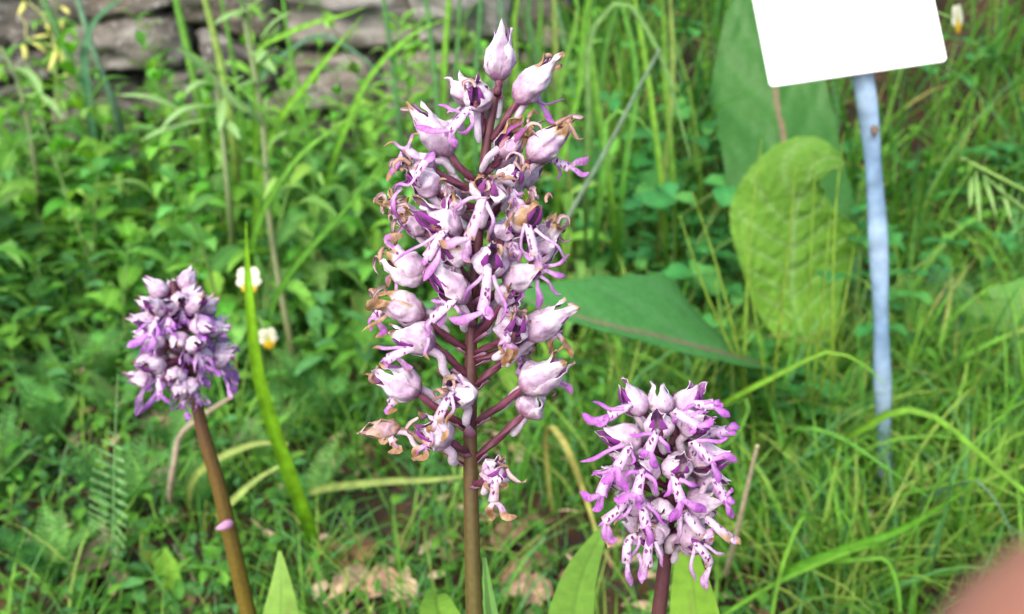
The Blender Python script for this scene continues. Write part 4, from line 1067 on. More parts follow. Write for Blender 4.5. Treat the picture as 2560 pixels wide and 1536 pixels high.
mb = MB()
for n, reg, L0, L1, hz in ((4200, (-.8, .05, .55, 1.12), .012, .030, .075), (2400, (-.35, .3, .33, .65), .005, .013, .022), (2600, (.05, .8, .5, 1.1), .008, .02, .06), (1500, (-.55, -.1, .36, .62), .006, .014, .03), (1500, (-1.35, -.7, .35, 1.12), .012, .03, .06), (900, (-.6, .6, .0, .36), .006, .016, .02)):
    b = spots_in(n, *reg, clump=7); b[:, 2] += u_(n, 0, hz) ** 1.0
    l_ = u_(n, L0, L1)
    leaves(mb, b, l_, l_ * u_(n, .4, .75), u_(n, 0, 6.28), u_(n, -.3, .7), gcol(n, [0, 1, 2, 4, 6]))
tag(mb.build('ground_cover', M_GRASS), 'low carpet of small leafy green weeds covering the soil', 'ground cover', kind='stuff')

# crumbs of dry litter between the plants
mb = MB()
n = 1700
b = spots_in(n, -.6, .5, .3, .8, clump=6); b[:, 2] += .003 + u_(n, 0, .006)
l_ = u_(n, .006, .02)
tan = np.array([(.22, .14, .08), (.32, .22, .14), (.14, .085, .05), (.40, .30, .2)])
leaves(mb, b, l_, l_ * u_(n, .08, .6), u_(n, 0, 6.28), u_(n, -.2, .4), tan[RNG.integers(0, 4, n)])
tag(mb.build('leaf_litter', M_DEAD), 'brown crumbs of dry leaf litter on the soil', 'leaf litter', kind='stuff')


# ------------------------------------------------------------------ template plants, then copies
def leaf_mesh(name, shape, c, rib, teeth=.0, nt_=9, fold=.2, droop=.3, nv=13, nu=7, mat=None, wave=.0, th=0.02):
    """unit-long leaf along +Y, facing +Z"""
    P, V, U = leaf_grid([A(0, 0, 0), A(0, .35, .04), A(0, .7, .02), A(0, 1, -droop)], shape, shape, A(0, 0, 1), nv=nv, nu=nu, fold=fold, teeth=teeth, nteeth=nt_, wave=wave, wfreq=2, rnd=rnd)
    cc = mixc(c, c * 1.15, V)
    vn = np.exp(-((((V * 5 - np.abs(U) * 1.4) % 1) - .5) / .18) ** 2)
    cc = mixc(cc, c * .72, vn * .5)
    cc = mixc(cc, rib, np.exp(-(U / .14) ** 2) * .7)
    m = MB(); m.grid(P, cc)
    return m.mesh(name, mat or M_LEAF)


OV = [.02, .17, .25, .25, .2, .12, .01]
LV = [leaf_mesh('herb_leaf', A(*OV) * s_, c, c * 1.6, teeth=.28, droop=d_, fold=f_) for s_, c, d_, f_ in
      ((1.0, A(.115, .27, .035), .2, .25), (1.2, A(.10, .25, .03), .4, .2), (.85, A(.15, .32, .045), .1, .35), (1.1, A(.09, .24, .05), .3, .15))]


def put(name, mesh, parent, loc, az, pitch, scale, roll=0.):
    o = mk(name, mesh, parent)
    o.matrix_local = Matrix.Translation(Vector(loc)) @ Matrix.Rotation(az - math.pi / 2, 4, 'Z') @ Matrix.Rotation(pitch, 4, 'X') @ Matrix.Rotation(roll, 4, 'Y') @ Matrix.Scale(scale, 4)
    return o


LANCE = [.02, .10, .15, .15, .12, .07, .01]
LV2 = [leaf_mesh('herb_leaf', A(*LANCE) * s_, c, c * 1.5, teeth=.35, droop=d_, fold=f_) for s_, c, d_, f_ in
       ((1.1, A(.15, .30, .05), .35, .2), (1.3, A(.13, .28, .04), .2, .25), (.9, A(.17, .32, .07), .5, .15), (1.2, A(.12, .25, .06), .3, .3))]


def leafy_weed(h, nodes, leafl, lean, seed, LV=LV):
    r = random.Random(seed)
    root = empty('leafy_weed', (0, 0, 0))
    top = A(lean * h, r.uniform(-.1, .1) * h, h)
    pth = curve([A(0, 0, -.004), A(lean * .3 * h, 0, .5 * h), top], 9)
    mb = MB(); mb.tube(pth, np.linspace(.0013, .0007, 9), mixc(A(.13, .16, .05), A(.10, .22, .04), np.linspace(0, 1, 9)), n=6)
    mb.build('stem', M_STEM, root)
    az = r.uniform(0, 6)
    for i in range(nodes):
        t = (.12 + .88 * i / (nodes - 1))
        j = t * 8; k = min(int(j), 7); p = pth[k] + (pth[k + 1] - pth[k]) * (j - k)
        az += math.pi / 2 + r.uniform(-.3, .3)
        sc = leafl * (1.0 - .45 * t ** 2) * r.uniform(.8, 1.15)
        for q in (0, math.pi):
            put('leaf', LV[r.randrange(4)], root, p, az + q + r.uniform(-.2, .2), r.uniform(-.15, .45) + .5 * t, sc, r.uniform(-.3, .3))
    return root


LAND = []


def landmarks():
    for nm, p in (('the tall orchid', foot), ('the dense violet orchid', foot2), ('the leaning lilac orchid', foot3), ('the blue stake', G(2216, 1240)), ('the wrinkled broad leaf', G(1960, 1010)),
                  ('the low broad leaves', G(2420, 960)), ('the tall brown stemmed herb', G(745, 960)), ('the herb with yellow pods', G(165, 470)), ('the wide bright grass blade', G(800, 1400)),
                  ('the two white violas', G(680, 1040)), ('the pale wall stones', A(-.1, 1.1, 0)), ('the dark wall stones', A(-.55, 1.1, 0)), ('the upright yarrow frond', G(282, 1400)),
                  ('the dead leaves', G(930, 1460)), ('the drooping oat panicle', G(2640, 760)), ('the viola by the board', G(2400, 560)), ('the yellowing grass blade', G(1390, 1300)), ('the slanting grey stalk', G(1330, 800)), ('the pale arching blade', G(1480, 760))):
        LAND.append((nm, np.asarray(p)))


landmarks()


def where(p):
    d = [np.hypot(p[0] - q[0], p[1] - q[1]) for _, q in LAND]
    i = int(np.argmin(d)); nm, q = LAND[i]
    if d[i] < .05: return 'close to ' + nm
    dx, dy = p[0] - q[0], p[1] - q[1]
    if abs(dx) > abs(dy) * 1.2: return 'level with ' + nm if d[i] > .14 else 'beside ' + nm
    far_ = 'well ' if d[i] > .14 else ''
    return (('%sbehind ' % far_) if dy > 0 else ('%sin front of ' % far_)) + nm


def scatter(protos, spots, label, cat, group, smin=.8, smax=1.2, tilt=.15):
    for i, p in enumerate(spots):
        src = protos[i % len(protos)]
        o = copy_tree(src) if src.get('used') else src
        src['used'] = 1
        o.location = Vector((p[0], p[1], float(terrain(p[0], p[1]))))
        o.rotation_euler = (random.uniform(-tilt, tilt), random.uniform(-tilt, tilt), random.uniform(0, 6.28))
        s = random.uniform(smin, smax); o.scale = (s, s, s)
        lb = label[i % len(protos)] if isinstance(label, (list, tuple)) else label
        tag(o, lb + ' ' + where(p), cat, group)


def clean(o):
    if 'used' in o: del o['used']


SX, SY = G(2220, 1265)[:2]


def around(n, x0, x1, y0, y1, mind=.02):
    out = []
    for _ in range(n * 30):
        p = (random.uniform(x0, x1), random.uniform(y0, y1))
        if abs(p[0] - SX * p[1] / SY) < .035 and SY - .10 < p[1] < SY + .01: continue     # kept clear: the stake's foot shows
        if all((p[0] - q[0]) ** 2 + (p[1] - q[1]) ** 2 > mind * mind for q in out): out.append(p)
        if len(out) == n: break
    return out


W1 = [leafy_weed(.13, 7, .034, .15, 1), leafy_weed(.17, 8, .034, -.1, 2), leafy_weed(.11, 6, .042, .2, 3), leafy_weed(.085, 5, .036, 0, 4)]
scatter(W1, around(58, -.72, .02, .60, 1.08, .045), ['leafy green weed with toothed oval leaves', 'tall leafy weed with toothed leaves', 'bushy weed with broad toothed leaves', 'short leafy green weed'], 'weed', 'leafy weeds before the wall', .75, 1.25)
W1b = [leafy_weed(.20, 8, .034, .12, 31), leafy_weed(.17, 7, .040, -.15, 32)]
scatter(W1b, around(30, -.66, .06, .88, 1.09, .05), ['tall leafy weed rising against the wall', 'tall broad leaved weed against the wall'], 'weed', 'tall weeds against the wall', .85, 1.2)
W1c = [leafy_weed(.20, 9, .050, .2, 41, LV2), leafy_weed(.16, 8, .055, -.2, 42, LV2), leafy_weed(.24, 9, .045, .1, 43, LV2), leafy_weed(.13, 6, .060, .25, 44, LV2)]
scatter(W1c, around(46, -.68, .06, .60, 1.09, .055), ['loose weed with long pale leaves', 'arching weed with long toothed leaves', 'very tall weed with narrow pale leaves', 'spreading weed with long leaves'], 'weed', 'loose pale weeds before the wall', .8, 1.15, .3)
W2 = [leafy_weed(.04, 4, .018, .1, 11), leafy_weed(.03, 3, .022, -.1, 12), leafy_weed(.05, 5, .016, .2, 13)]
scatter(W2, around(34, -.40, .22, .42, .66, .04), ['small low weed with oval leaves', 'tiny flat green weed', 'small upright weed with little leaves'], 'weed', 'low weeds among the litter', .7, 1.2)
W3 = [leafy_weed(.07, 5, .026, .15, 21), leafy_weed(.09, 6, .022, .1, 22)]
scatter(W3, around(14, .40, .68, .55, .9, .05), ['leafy weed in the grass', 'taller leafy weed in the grass'], 'weed', 'leafy weeds by the stake', .8, 1.2)

# clover
HEART = [.03, .2, .34, .42, .44, .40, .30, .18]
CL = [leaf_mesh('clover_leaflet', A(*HEART), c, c * 1.3, droop=d_, fold=.22, nv=9) for c, d_ in ((A(.05, .19, .045), .1), (A(.065, .22, .05), .25))]


def clover(seed, n, hgt):
    r = random.Random(seed); root = empty('clover', (0, 0, 0))
    for i in range(n):
        az = i * 6.28 / n + r.uniform(-.4, .4); h = hgt * r.uniform(.6, 1.1); sp = h * r.uniform(.15, .7)
        top = A(math.cos(az) * sp, math.sin(az) * sp, h)
        mb = MB(); mb.tube(curve([A(0, 0, -.003), A(top[0] * .3, top[1] * .3, h * .6), top], 6), .0006, A(.12, .22, .05), n=5)
        mb.build('stalk', M_STEM, root)
        a0 = r.uniform(0, 6)
        for q in range(3):
            put('leaflet', CL[r.randrange(2)], root, top, a0 + q * 2.094, r.uniform(-.1, .3), r.uniform(.011, .016))
    return root


CV = [clover(1, 6, .06), clover(2, 5, .09), clover(3, 7, .045)]
scatter(CV, around(20, .08, .34, .66, .98, .04) + around(8, .12, .3, .5, .68, .04), ['clover with dark rounded leaflets', 'tall clover with rounded leaflets', 'low clover with rounded leaflets'], 'clover', 'clover between the broad leaves', .9, 1.35)
for _p in [G(1650, 830), G(1600, 760), G(1725, 850), G(1770, 600), G(1640, 600), G(1560, 640)]:
    o = copy_tree(CV[random.randrange(3)]); o.location = Vector(_p); o.rotation_euler = (-.25, 0, random.uniform(0, 6)); o.scale = (1.6,) * 3
    tag(o, 'large clover with round leaflets ' + where(_p), 'clover', 'clover between the broad leaves')
CV2 = [clover(4, 6, .05), clover(5, 5, .07)]
scatter(CV2, around(14, .42, .75, .7, 1.0, .05), ['low clover in the long grass', 'tall clover in the long grass'], 'clover', 'clover beyond the stake', .9, 1.3)


# grass tufts of single blades
def tuft(seed, n, L, wdt, spread, cols):
    r = np.random.default_rng(seed); root = empty('grass_tuft', (0, 0, 0))
    for i in range(n):
        m = MB(); k = 9
        az = r.uniform(0, 6.28); l_ = L * r.uniform(.6, 1.15); sp = spread * r.uniform(.2, 1.2); bd = r.uniform(0, .9)
        t = np.linspace(0, 1, k)
        hor = l_ * (sp * t * .6 + bd * .5 * t ** 2.3); ver = l_ * (t * (1 - .3 * sp) - .45 * bd * t ** 3)
        p = np.stack([np.cos(az) * (hor + .002), np.sin(az) * (hor + .002), ver - .004], 1)
        w_ = wdt * r.uniform(.6, 1.2) * np.interp(t, [0, .2, .6, .85, 1], [.7, 1, .9, .5, .03])
        nr = A(-math.cos(az) * .5 + r.uniform(-.6, .6), -math.sin(az) * .5 + r.uniform(-.6, .6), .8)
        T = np.gradient(p, axis=0); P = np.zeros((k, 3, 3))
        for j in range(k):
            tt = unit(T[j]); mm_ = unit(nr - tt * (nr @ tt)); sd = np.cross(tt, mm_)
            P[j] = p[j] + np.outer(A(-1, 0, 1) * w_[j] / 2, sd) + np.outer(A(1, 0, 1) * w_[j] * .16, mm_)
        c = cols[r.integers(len(cols))] * r.uniform(.8, 1.2)
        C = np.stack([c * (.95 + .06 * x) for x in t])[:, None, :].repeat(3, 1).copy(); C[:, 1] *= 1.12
        if r.random() < .2: C[-3:] = C[-3:] * .3 + A(.30, .22, .09) * .7
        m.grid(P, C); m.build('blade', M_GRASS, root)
    return root


gA = [GREENS[0], GREENS[1], GREENS[3]]; gB = [GREENS[4], GREENS[0], GREENS[2]]
gD = [GREENS[0] * .85, GREENS[1] * .8, GREENS[2], GREENS[4] * .9]
T1 = [tuft(1, 8, .20, .0042, .6, gD), tuft(2, 7, .24, .005, .5, gD), tuft(3, 9, .17, .0036, .8, gD)]
scatter(T1, around(26, .02, .42, .80, 1.12, .045), ['tuft of tall upright grass', 'tuft of very tall bluish grass', 'dense tuft of shorter upright grass'], 'grass', 'upright grass tufts on the bank', .85, 1.25)
T2 = [tuft(4, 8, .16, .0040, 1.0, gA), tuft(5, 9, .13, .0030, 1.2, gA), tuft(6, 7, .18, .0044, .9, [GREENS[1], GREENS[4], GREENS[3]])]
scatter(T2, around(30, .14, .46, .38, .70, .035), ['tuft of arching grass', 'spreading tuft of fine grass', 'tuft of long pale arching grass'], 'grass', 'arching grass tufts below the stake', .7, 1.15)
T3 = [tuft(7, 6, .12, .0026, .7, gA), tuft(8, 7, .09, .002, .8, gB)]
scatter(T3, around(26, -.34, .16, .44, .72, .05), ['tuft of thin soft grass', 'short tuft of soft grass'], 'grass', 'thin grass tufts among the litter', .7, 1.15)
T4 = [tuft(9, 5, .21, .0030, .35, gB), tuft(10, 6, .17, .0026, .5, gA)]
scatter(T4, around(34, -.66, .04, .66, 1.09, .055), ['tall grass tuft among weeds', 'grass tuft among weeds'], 'grass', 'grass tufts before the wall', .8, 1.2)
T5 = [tuft(12, 8, .17, .0032, .6, gA), tuft(13, 8, .2, .0028, .5, gB)]
scatter(T5, around(26, .46, .85, .62, 1.05, .05), ['tuft of long meadow grass', 'tuft of thin long meadow grass'], 'grass', 'grass tufts beyond the stake', .8, 1.2)


# yarrow fronds
def frond(path, width, c, seed, nrm=A(0, 0, 1)):
    r = np.random.default_rng(seed); mb = MB(); n = 24
    p = curve(path, n); T = np.gradient(p, axis=0)
    mb.tube(p, np.linspace(.0008, .0003, n), c * 1.1, n=5)
    V, C, F = [], [], []
    k = 0
    for i in range(2, n):
        t = i / (n - 1); tt = unit(T[i]); m = unit(nrm - tt * (nrm @ tt)); sd = np.cross(tt, m)
        wl = width * math.sin(min(1, t * 1.15 + .05) * math.pi) ** .7 * (1 - .15 * r.random())
        for q in (-1, 1):
            d = unit(sd * q + tt * .45 + m * .35)
            tip = p[i] + d * wl
            for s_ in np.linspace(.25, 1, 6):
                b = p[i] + d * wl * s_
                for w in (-1, 1):
                    e = b + (tt * w * .8 + d * .7 + m * r.uniform(-.1, .4)) * wl * .26 * (1.2 - s_ * .6)
                    x = unit(np.cross(e - b, m)) * .0007
                    V += [b - x, b + x, e]; F.append((k, k + 1, k + 2)); C += [c * r.uniform(.8, 1.25)] * 3; k += 3
            x = unit(np.cross(d, m)) * .0008
            V += [p[i] - x, p[i] + x, tip]; F.append((k, k + 1, k + 2)); C += [c] * 3; k += 3
    mb.add(np.array(V), np.array(C), np.array(F))
    return mb


YC = A(.10, .23, .055)


def yarrow(seed, n, L):
    r = random.Random(seed); root = empty('yarrow', (0, 0, 0))
    for i in range(n):
        az = i * 6.28 / n + r.uniform(-.4, .4); l_ = L * r.uniform(.7, 1.1); d = A(math.cos(az), math.sin(az), 0)
        frond([A(0, 0, -.003), d * l_ * .25 + A(0, 0, l_ * .5), d * l_ * .6 + A(0, 0, l_ * .75)], L * .14, YC * r.uniform(.85, 1.2), seed * 9 + i, A(0, 0, 1) - d * .3).build('frond', M_LEAF, root)
    return root


YV = [yarrow(1, 6, .08), yarrow(2, 5, .06), yarrow(3, 7, .07)]
scatter(YV, around(22, -.44, -.12, .38, .62, .045), ['feathery green yarrow', 'small feathery yarrow', 'dense feathery yarrow'], 'yarrow', 'feathery yarrow by the leaning orchid', .8, 1.25)
gp = G(282, 1440)
yr = empty('yarrow', gp); tag(yr, 'tall upright pale feathery yarrow frond below the left orchid head', 'yarrow')
rooted(frond([gp, W(284, 1320, depth(gp) - .05), W(286, 1160, depth(gp) - .08), W(295, 935, depth(gp) - .11)], .015, A(.19, .34, .13), 77, camvec((0, .3, 1))), gp).build('frond', M_LEAF, yr)
for o in list(bpy.data.objects): clean(o)


# ------------------------------------------------------------------ single grass blades and stalks that stand out
def single(name, pts, wid, col, label, group=None, cat='grass', mat=None, round_=False, ground=True, tipc=None, nrm=None):
    """pts: (px, py, depth) from tip to foot; the last one may be (px, py) on the ground"""
    P3 = [W(*p) if len(p) == 3 else G(*p) for p in pts]
    if ground:
        P3[-1] = np.asarray(P3[-1])
    P3 = P3[::-1]
    base = P3[0]
    k = 26; p = curve(P3, k); t = np.linspace(0, 1, k)
    dd = np.array([depth(q) for q in p])
    w_ = np.interp(t, np.linspace(0, 1, len(wid)), wid[::-1]) * dd / FPX
    c = np.stack([np.asarray(col) * (.96 + .06 * x) for x in t])
    if tipc is not None: c = mixc(c, tipc, sstep(t, .7, 1))
    mb = MB(); root = None
    if round_:
        mb.tube(p, w_ / 2, c, n=8, lobes=3, amp=.06, twist=2)
    else:
        T = np.gradient(p, axis=0); nr = camvec((.15, .3, 1)) if nrm is None else nrm
        P = np.zeros((k, 5, 3)); u = np.linspace(-1, 1, 5)
        for j in range(k):
            tt = unit(T[j]); mm_ = unit(nr - tt * (nr @ tt)); sd = np.cross(tt, mm_)
            P[j] = p[j] + np.outer(u * w_[j] / 2, sd) + np.outer(np.abs(u) * w_[j] * .14, mm_)
        C = c[:, None, :].repeat(5, 1).copy(); C[:, 2] *= 1.2; C[:, [0, 4]] *= .85
        mb.shell(P, C, C * .9, .00018)
    if 'grass' in name:
        root = empty('grass_plant', base)
        rooted(mb, base).build(name.split('_')[1], mat or M_GRASS, root)
    else:
        root = rooted(mb, base).build(name, mat or M_GRASS); root.location = Vector(base)
    if group: label = label + ' ' + where(base)
    tag(root, label, cat, group)
    return root


g0, g1, g2, g3, g4 = A(.10, .24, .03), A(.14, .30, .03), A(.07, .18, .05), A(.11, .21, .11), A(.17, .24, .05)
single('grass_blade', [(615, 555, .40), (617, 640, .405), (625, 760, .41), (645, 930, .425), (690, 1090, .445), (755, 1270, .475), (800, 1400)], [3, 22, 30, 34, 36, 34, 28, 16], A(.17, .36, .02), 'wide bright green grass blade rising to a point in front of white violas')
WL = 'tall green grass stalk'
WG = 'stalks before the wall'
for pts, wd, c in (([(70, -120, .95), (110, 0, .93), (165, 130, .92), (215, 250, .92), (270, 480)], 17, g2), ([(160, -140, .95), (195, 0, .94), (235, 130, .93), (275, 235, .93), (310, 470)], 17, g3),
                   ([(415, -120, .9), (440, 0, .88), (470, 130, .86), (500, 270, .86), (540, 560)], 21, g0), ([(480, -120, .85), (520, 30, .84), (552, 160, .83), (580, 330, .83), (600, 620)], 20, g4),
                   ([(520, -120, .88), (560, 30, .87), (590, 200, .86), (610, 330, .86), (630, 600)], 12, g0),
                   ([(945, -120, .8), (962, 20, .78), (980, 150, .77), (1000, 330, .76), (1030, 700)], 13, g2), ([(1050, -120, .8), (1068, 20, .78), (1084, 160, .77), (1100, 330, .76), (1120, 700)], 15, g2),
                   ([(1130, -120, .8), (1120, 30, .79), (1110, 200, .78), (1112, 380, .77), (1130, 650)], 18, g1), ([(1150, -120, .8), (1148, 60, .79), (1140, 200, .78), (1150, 380, .77), (1170, 650)], 12, g2),
                   ([(700, -120, .86), (715, 60, .85), (740, 200, .85), (770, 330, .85), (800, 560)], 11, g0), ([(1205, -120, .8), (1200, 40, .79), (1190, 200, .78), (1190, 380, .77), (1195, 650)], 14, g2)):
    single('grass_stalk', pts, [wd * .6, wd * .9, wd, wd, wd], c, WL, WG, round_=True)
BL = 'long slanting grass blade'; BG_ = 'blades across the wall'
for pts, wd, c in (([(912, 18, .66), (880, 32, .665), (780, 60, .68), (700, 95, .70), (655, 120, .72), (640, 330, .75), (665, 760)], [2, 18, 20, 18, 15, 13, 12], g1), ([(905, 40, .68), (840, 120, .69), (760, 220, .71), (690, 320, .73), (660, 420, .74), (650, 760)], [2, 17, 20, 19, 15, 12], g1),
                   ([(1130, 45, .74), (1060, 70, .75), (990, 120, .76), (920, 200, .77), (860, 330, .78), (820, 620)], [2, 14, 16, 15, 13, 10], g1), ([(960, 250, .62), (860, 305, .63), (740, 400, .64), (690, 470, .65), (670, 800)], [2, 14, 18, 18, 12], g0),
                   ([(985, 360, .5), (930, 440, .51), (850, 540, .53), (760, 640, .55), (720, 900)], [2, 15, 20, 18, 12], g0), ([(990, 240, .9), (900, 140, .9), (790, 90, .9), (720, 130, .9), (690, 480)], [2, 12, 14, 14, 10], A(.08, .19, .10)),
                   ([(300, 0, .9), (240, 50, .9), (225, 75, .9), (230, 300, .9), (250, 480)], [10, 22, 16, 12, 10], A(.05, .15, .06)), ([(450, 115, .7), (520, 160, .7), (590, 210, .7), (640, 260, .7), (665, 600)], [3, 14, 16, 16, 10], g0)):
    single('grass_blade', pts, wd, c, BL, BG_)
UL = 'long upright grass blade'; UG = 'blades behind the spikes'
for x0, x1, x2, w_, d_, c in ((1245, 1238, 1230, 24, .62, g3), (1480, 1450, 1400, 16, .7, g1), (1492, 1484, 1520, 20, .66, g1), (1420, 1400, 1390, 16, .7, g0), (1550, 1500, 1470, 14, .75, g0), (1340, 1350, 1330, 16, .7, g2), (1600, 1620, 1650, 15, .7, g1), (1655, 1662, 1680, 16, .72, g1),
                              (1300, 1285, 1310, 20, .66, g1), (1385, 1390, 1420, 15, .74, g4), (1570, 1590, 1560, 15, .7, g0), (1690, 1680, 1660, 14, .72, g4)):
    single('grass_blade', [(x0 + rnd.uniform(-90, 90), -130, d_ + .02), (x0 + rnd.uniform(-25, 25), 0, d_ + .01), (x1, 200, d_), (x2, 430, d_ - .01), (x2 + rnd.uniform(-40, 60), 780)], [3, w_, w_, w_, w_ * .7], c * rnd.uniform(.6, .9), UL, UG)
single('grass_blade', [(1728, 405, .55), (1700, 300, .555), (1670, 190, .56), (1620, 80, .57), (1545, 5, .59), (1490, 60, .6), (1470, 300, .61), (1480, 760)], [3, 13, 16, 17, 15, 12, 9, 8], A(.11, .22, .06), 'pale arching grass blade with its tip hanging beside the clover')
single('grass_stalk', [(1650, 125, .53), (1600, 215, .52), (1530, 350, .51), (1450, 490, .50), (1330, 800)], [10, 13, 14, 14, 14], A(.12, .18, .11), 'straight grey green stalk slanting behind the tall orchid', round_=True)
single('grass_blade', [(1638, 345, .56), (1600, 300, .56), (1560, 278, .56), (1530, 280, .565), (1510, 420, .58), (1500, 700)], [3, 20, 18, 12, 8, 8], A(.14, .3, .05), 'short pale curved grass blade behind the tall orchid')
TL = 'thin yellow green grass stem'; TG = 'stems before the wrinkled leaf'
for x0, y0, x1, x2 in ((1905, 350, 1880, 1860), (1990, 400, 1975, 1940), (2040, 380, 2030, 2020), (2110, 330, 2090, 2080), (2075, 540, 2060, 2040), (2135, 620, 2100, 2070), (1850, 560, 1880, 1905), (1790, 700, 1830, 1860), (1730, 480, 1790, 1850), (1700, 540, 1760, 1840)):
    single('grass_blade', [(x0, y0, .50), (x1, y0 + 180, .50), (x2, 900, .51), (x2, 1010)], [3, 9, 11, 10], A(.15, .24, .03) * rnd.uniform(.8, 1.1), TL, TG)
AL = 'long curved grass blade'; AG = 'curved blades below the stake'
for pts, wd, c in (([(2600, 1260, .40), (2500, 1180, .41), (2420, 1110, .415), (2340, 1045, .42), (2250, 1025, .43), (2180, 1060, .44), (2130, 1180)], [20, 24, 26, 24, 18, 12, 10], g1),
                   ([(2330, 1250, .43), (2200, 1160, .44), (2080, 1085, .45), (2000, 1070, .46), (1960, 1120, .48), (1940, 1200)], [3, 16, 20, 20, 14, 10], g0),
                   ([(2210, 960, .46), (2150, 905, .465), (2080, 880, .47), (1980, 920, .48), (1900, 960, .49), (1880, 1030)], [3, 18, 20, 18, 14, 10], g1),
                   ([(2420, 1220, .42), (2330, 1280, .43), (2240, 1330, .44), (2120, 1370, .45), (1990, 1420, .46), (1930, 1490)], [3, 22, 30, 34, 30, 24], A(.08, .24, .02)),
                   ([(1800, 1545, .40), (1900, 1480, .41), (2020, 1420, .42), (2135, 1375, .43), (2160, 1480)], [14, 18, 18, 14, 8], g1), ([(2130, 1375, .42), (2120, 1300, .42), (2095, 1270, .42), (2070, 1300, .43), (2060, 1420)], [5, 14, 14, 12, 8], g1),
                   ([(2250, 1530, .41), (2232, 1430, .42), (2215, 1400, .425), (2150, 1400, .43), (2120, 1480)], [14, 16, 14, 12, 10], g1), ([(2380, 1130, .43), (2375, 1230, .43), (2350, 1330, .435), (2340, 1460)], [5, 14, 16, 12], g2),
                   ([(2350, 1190, .42), (2310, 1280, .42), (2240, 1400, .43), (2180, 1490)], [4, 14, 16, 14], g0), ([(2560, 1000, .45), (2480, 1060, .45), (2400, 1150, .45), (2320, 1230)], [4, 16, 18, 14], g0),
                   ([(2080, 1180, .44), (2150, 1170, .44), (2162, 1260, .44), (2160, 1400)], [3, 12, 14, 12], g0), ([(1930, 1536, .40), (1960, 1400, .41), (2010, 1290, .42), (2030, 1300, .43), (2040, 1420)], [14, 16, 12, 10, 8], g1),
                   ([(2540, 1360, .4), (2480, 1240, .4), (2440, 1200, .41), (2400, 1210, .42), (2390, 1330)], [4, 14, 16, 14, 10], g3), ([(1740, 1150, .5), (1850, 1075, .5), (1870, 1000, .5), (1820, 1010, .51), (1800, 1100)], [3, 16, 14, 10, 8], g0)):
    single('grass_blade', pts, [x_ * .72 for x_ in wd], c * .85, AL, AG)
# straw and dry stems
SL = 'dry pale straw lying across the litter'
single('dry_straw', [(1893, 1115, .36), (1868, 1220, .38), (1840, 1340, .41), (1808, 1450)], [10, 14, 14, 14], A(.34, .29, .18), 'dry straw stalk standing right of the dense violet orchid head', cat='straw', mat=M_STRAW, round_=True)
single('dry_straw', [(1490, 1330, .5), (1455, 1220, .5), (1410, 1110, .49), (1390, 1080, .5), (1380, 1300)], [8, 18, 18, 12, 8], A(.36, .34, .10), 'yellowing grass blade between the tall orchid and the violet one', mat=M_GRASS)
single('dry_straw', [(585, 990, .5), (500, 1045, .5), (450, 1090, .5), (435, 1160, .5), (455, 1260)], [10, 15, 15, 15, 12], A(.22, .18, .12), 'bent dry stem behind the leaning orchid stem', cat='straw', mat=M_STRAW, round_=True)
for pts in ([(1165, 1190, .47), (1080, 1200, .48), (960, 1205, .49), (860, 1215, .5), (780, 1260)], [(720, 1110, .5), (640, 1110, .5), (560, 1140, .5), (480, 1300)], [(700, 1165, .5), (640, 1200, .5), (590, 1245, .5), (570, 1300)]):
    single('dry_straw', pts, [8, 18, 20, 18, 12], A(.21, .27, .07), 'flattened pale yellow grass', 'flattened yellow blades', cat='straw', mat=M_GRASS)
for pts in ([(960, 1450), (900, 1380), (850, 1330)], [(500, 1500), (470, 1440), (440, 1400)], [(110, 1400), (60, 1330), (20, 1290)], [(60, 1010), (20, 1060), (0, 1130)], [(1030, 1500), (940, 1430), (840, 1390)], [(560, 1420), (600, 1480), (610, 1520)], [(1260, 1350), (1330, 1400), (1400, 1430)], [(240, 1100), (180, 1150), (160, 1230)]):
    P3 = [G(*q) + A(0, 0, .006) for q in pts]
    mb = MB(); mb.tube(curve(P3, 14) + RNG.normal(0, .0004, (14, 3)), np.linspace(.0011, .0006, 14), A(.17, .13, .10), n=7)
    o = rooted(mb, P3[0]).build('twig', M_STRAW); o.location = Vector(P3[0]); tag(o, 'thin grey dead twig on the litter ' + where(P3[0]), 'twig', 'dead twigs on the soil')

# ------------------------------------------------------------------ narrow-leaved herbs
def narrow_herb(stem, lvs, label):
    P3 = [W(*p) if len(p) == 3 else G(*p) for p in stem]
    base = P3[-1]; root = empty('narrow_leaved_herb', base); tag(root, label, 'weed')
    p = curve(P3[::-1], 24); mb = MB()
    mb.tube(p, np.linspace(.0030, .0022, 24), mixc(A(.085, .095, .035), A(.10, .15, .05), np.linspace(0, 1, 24)), n=8)
    rooted(mb, base).build('stem', M_STEM, root)
    for (x0, y0, x1, y1, bow) in lvs:
        d0 = P3[1][0] * 0 + np.interp(y0, [s[1] for s in stem if len(s) == 3], [s[2] for s in stem if len(s) == 3])
        a, b = W(x0, y0, d0 - .003), W(x1, y1, d0 - .02)
        m_ = (a + b) / 2 + CU * bow * d0 / FPX
        blade_part(root, base, [a, m_, b], A(1., 3.4, 4.0, 3.0, .3) * .001, A(1., 3.4, 4.0, 3.0, .3) * .001, camvec((0, .7, .7)), A(.15, .29, .07), A(.20, .35, .12), A(.24, .36, .17), nv=12, nu=7, fold=.25, rnd=rnd, ribw=.12, th=.0003)


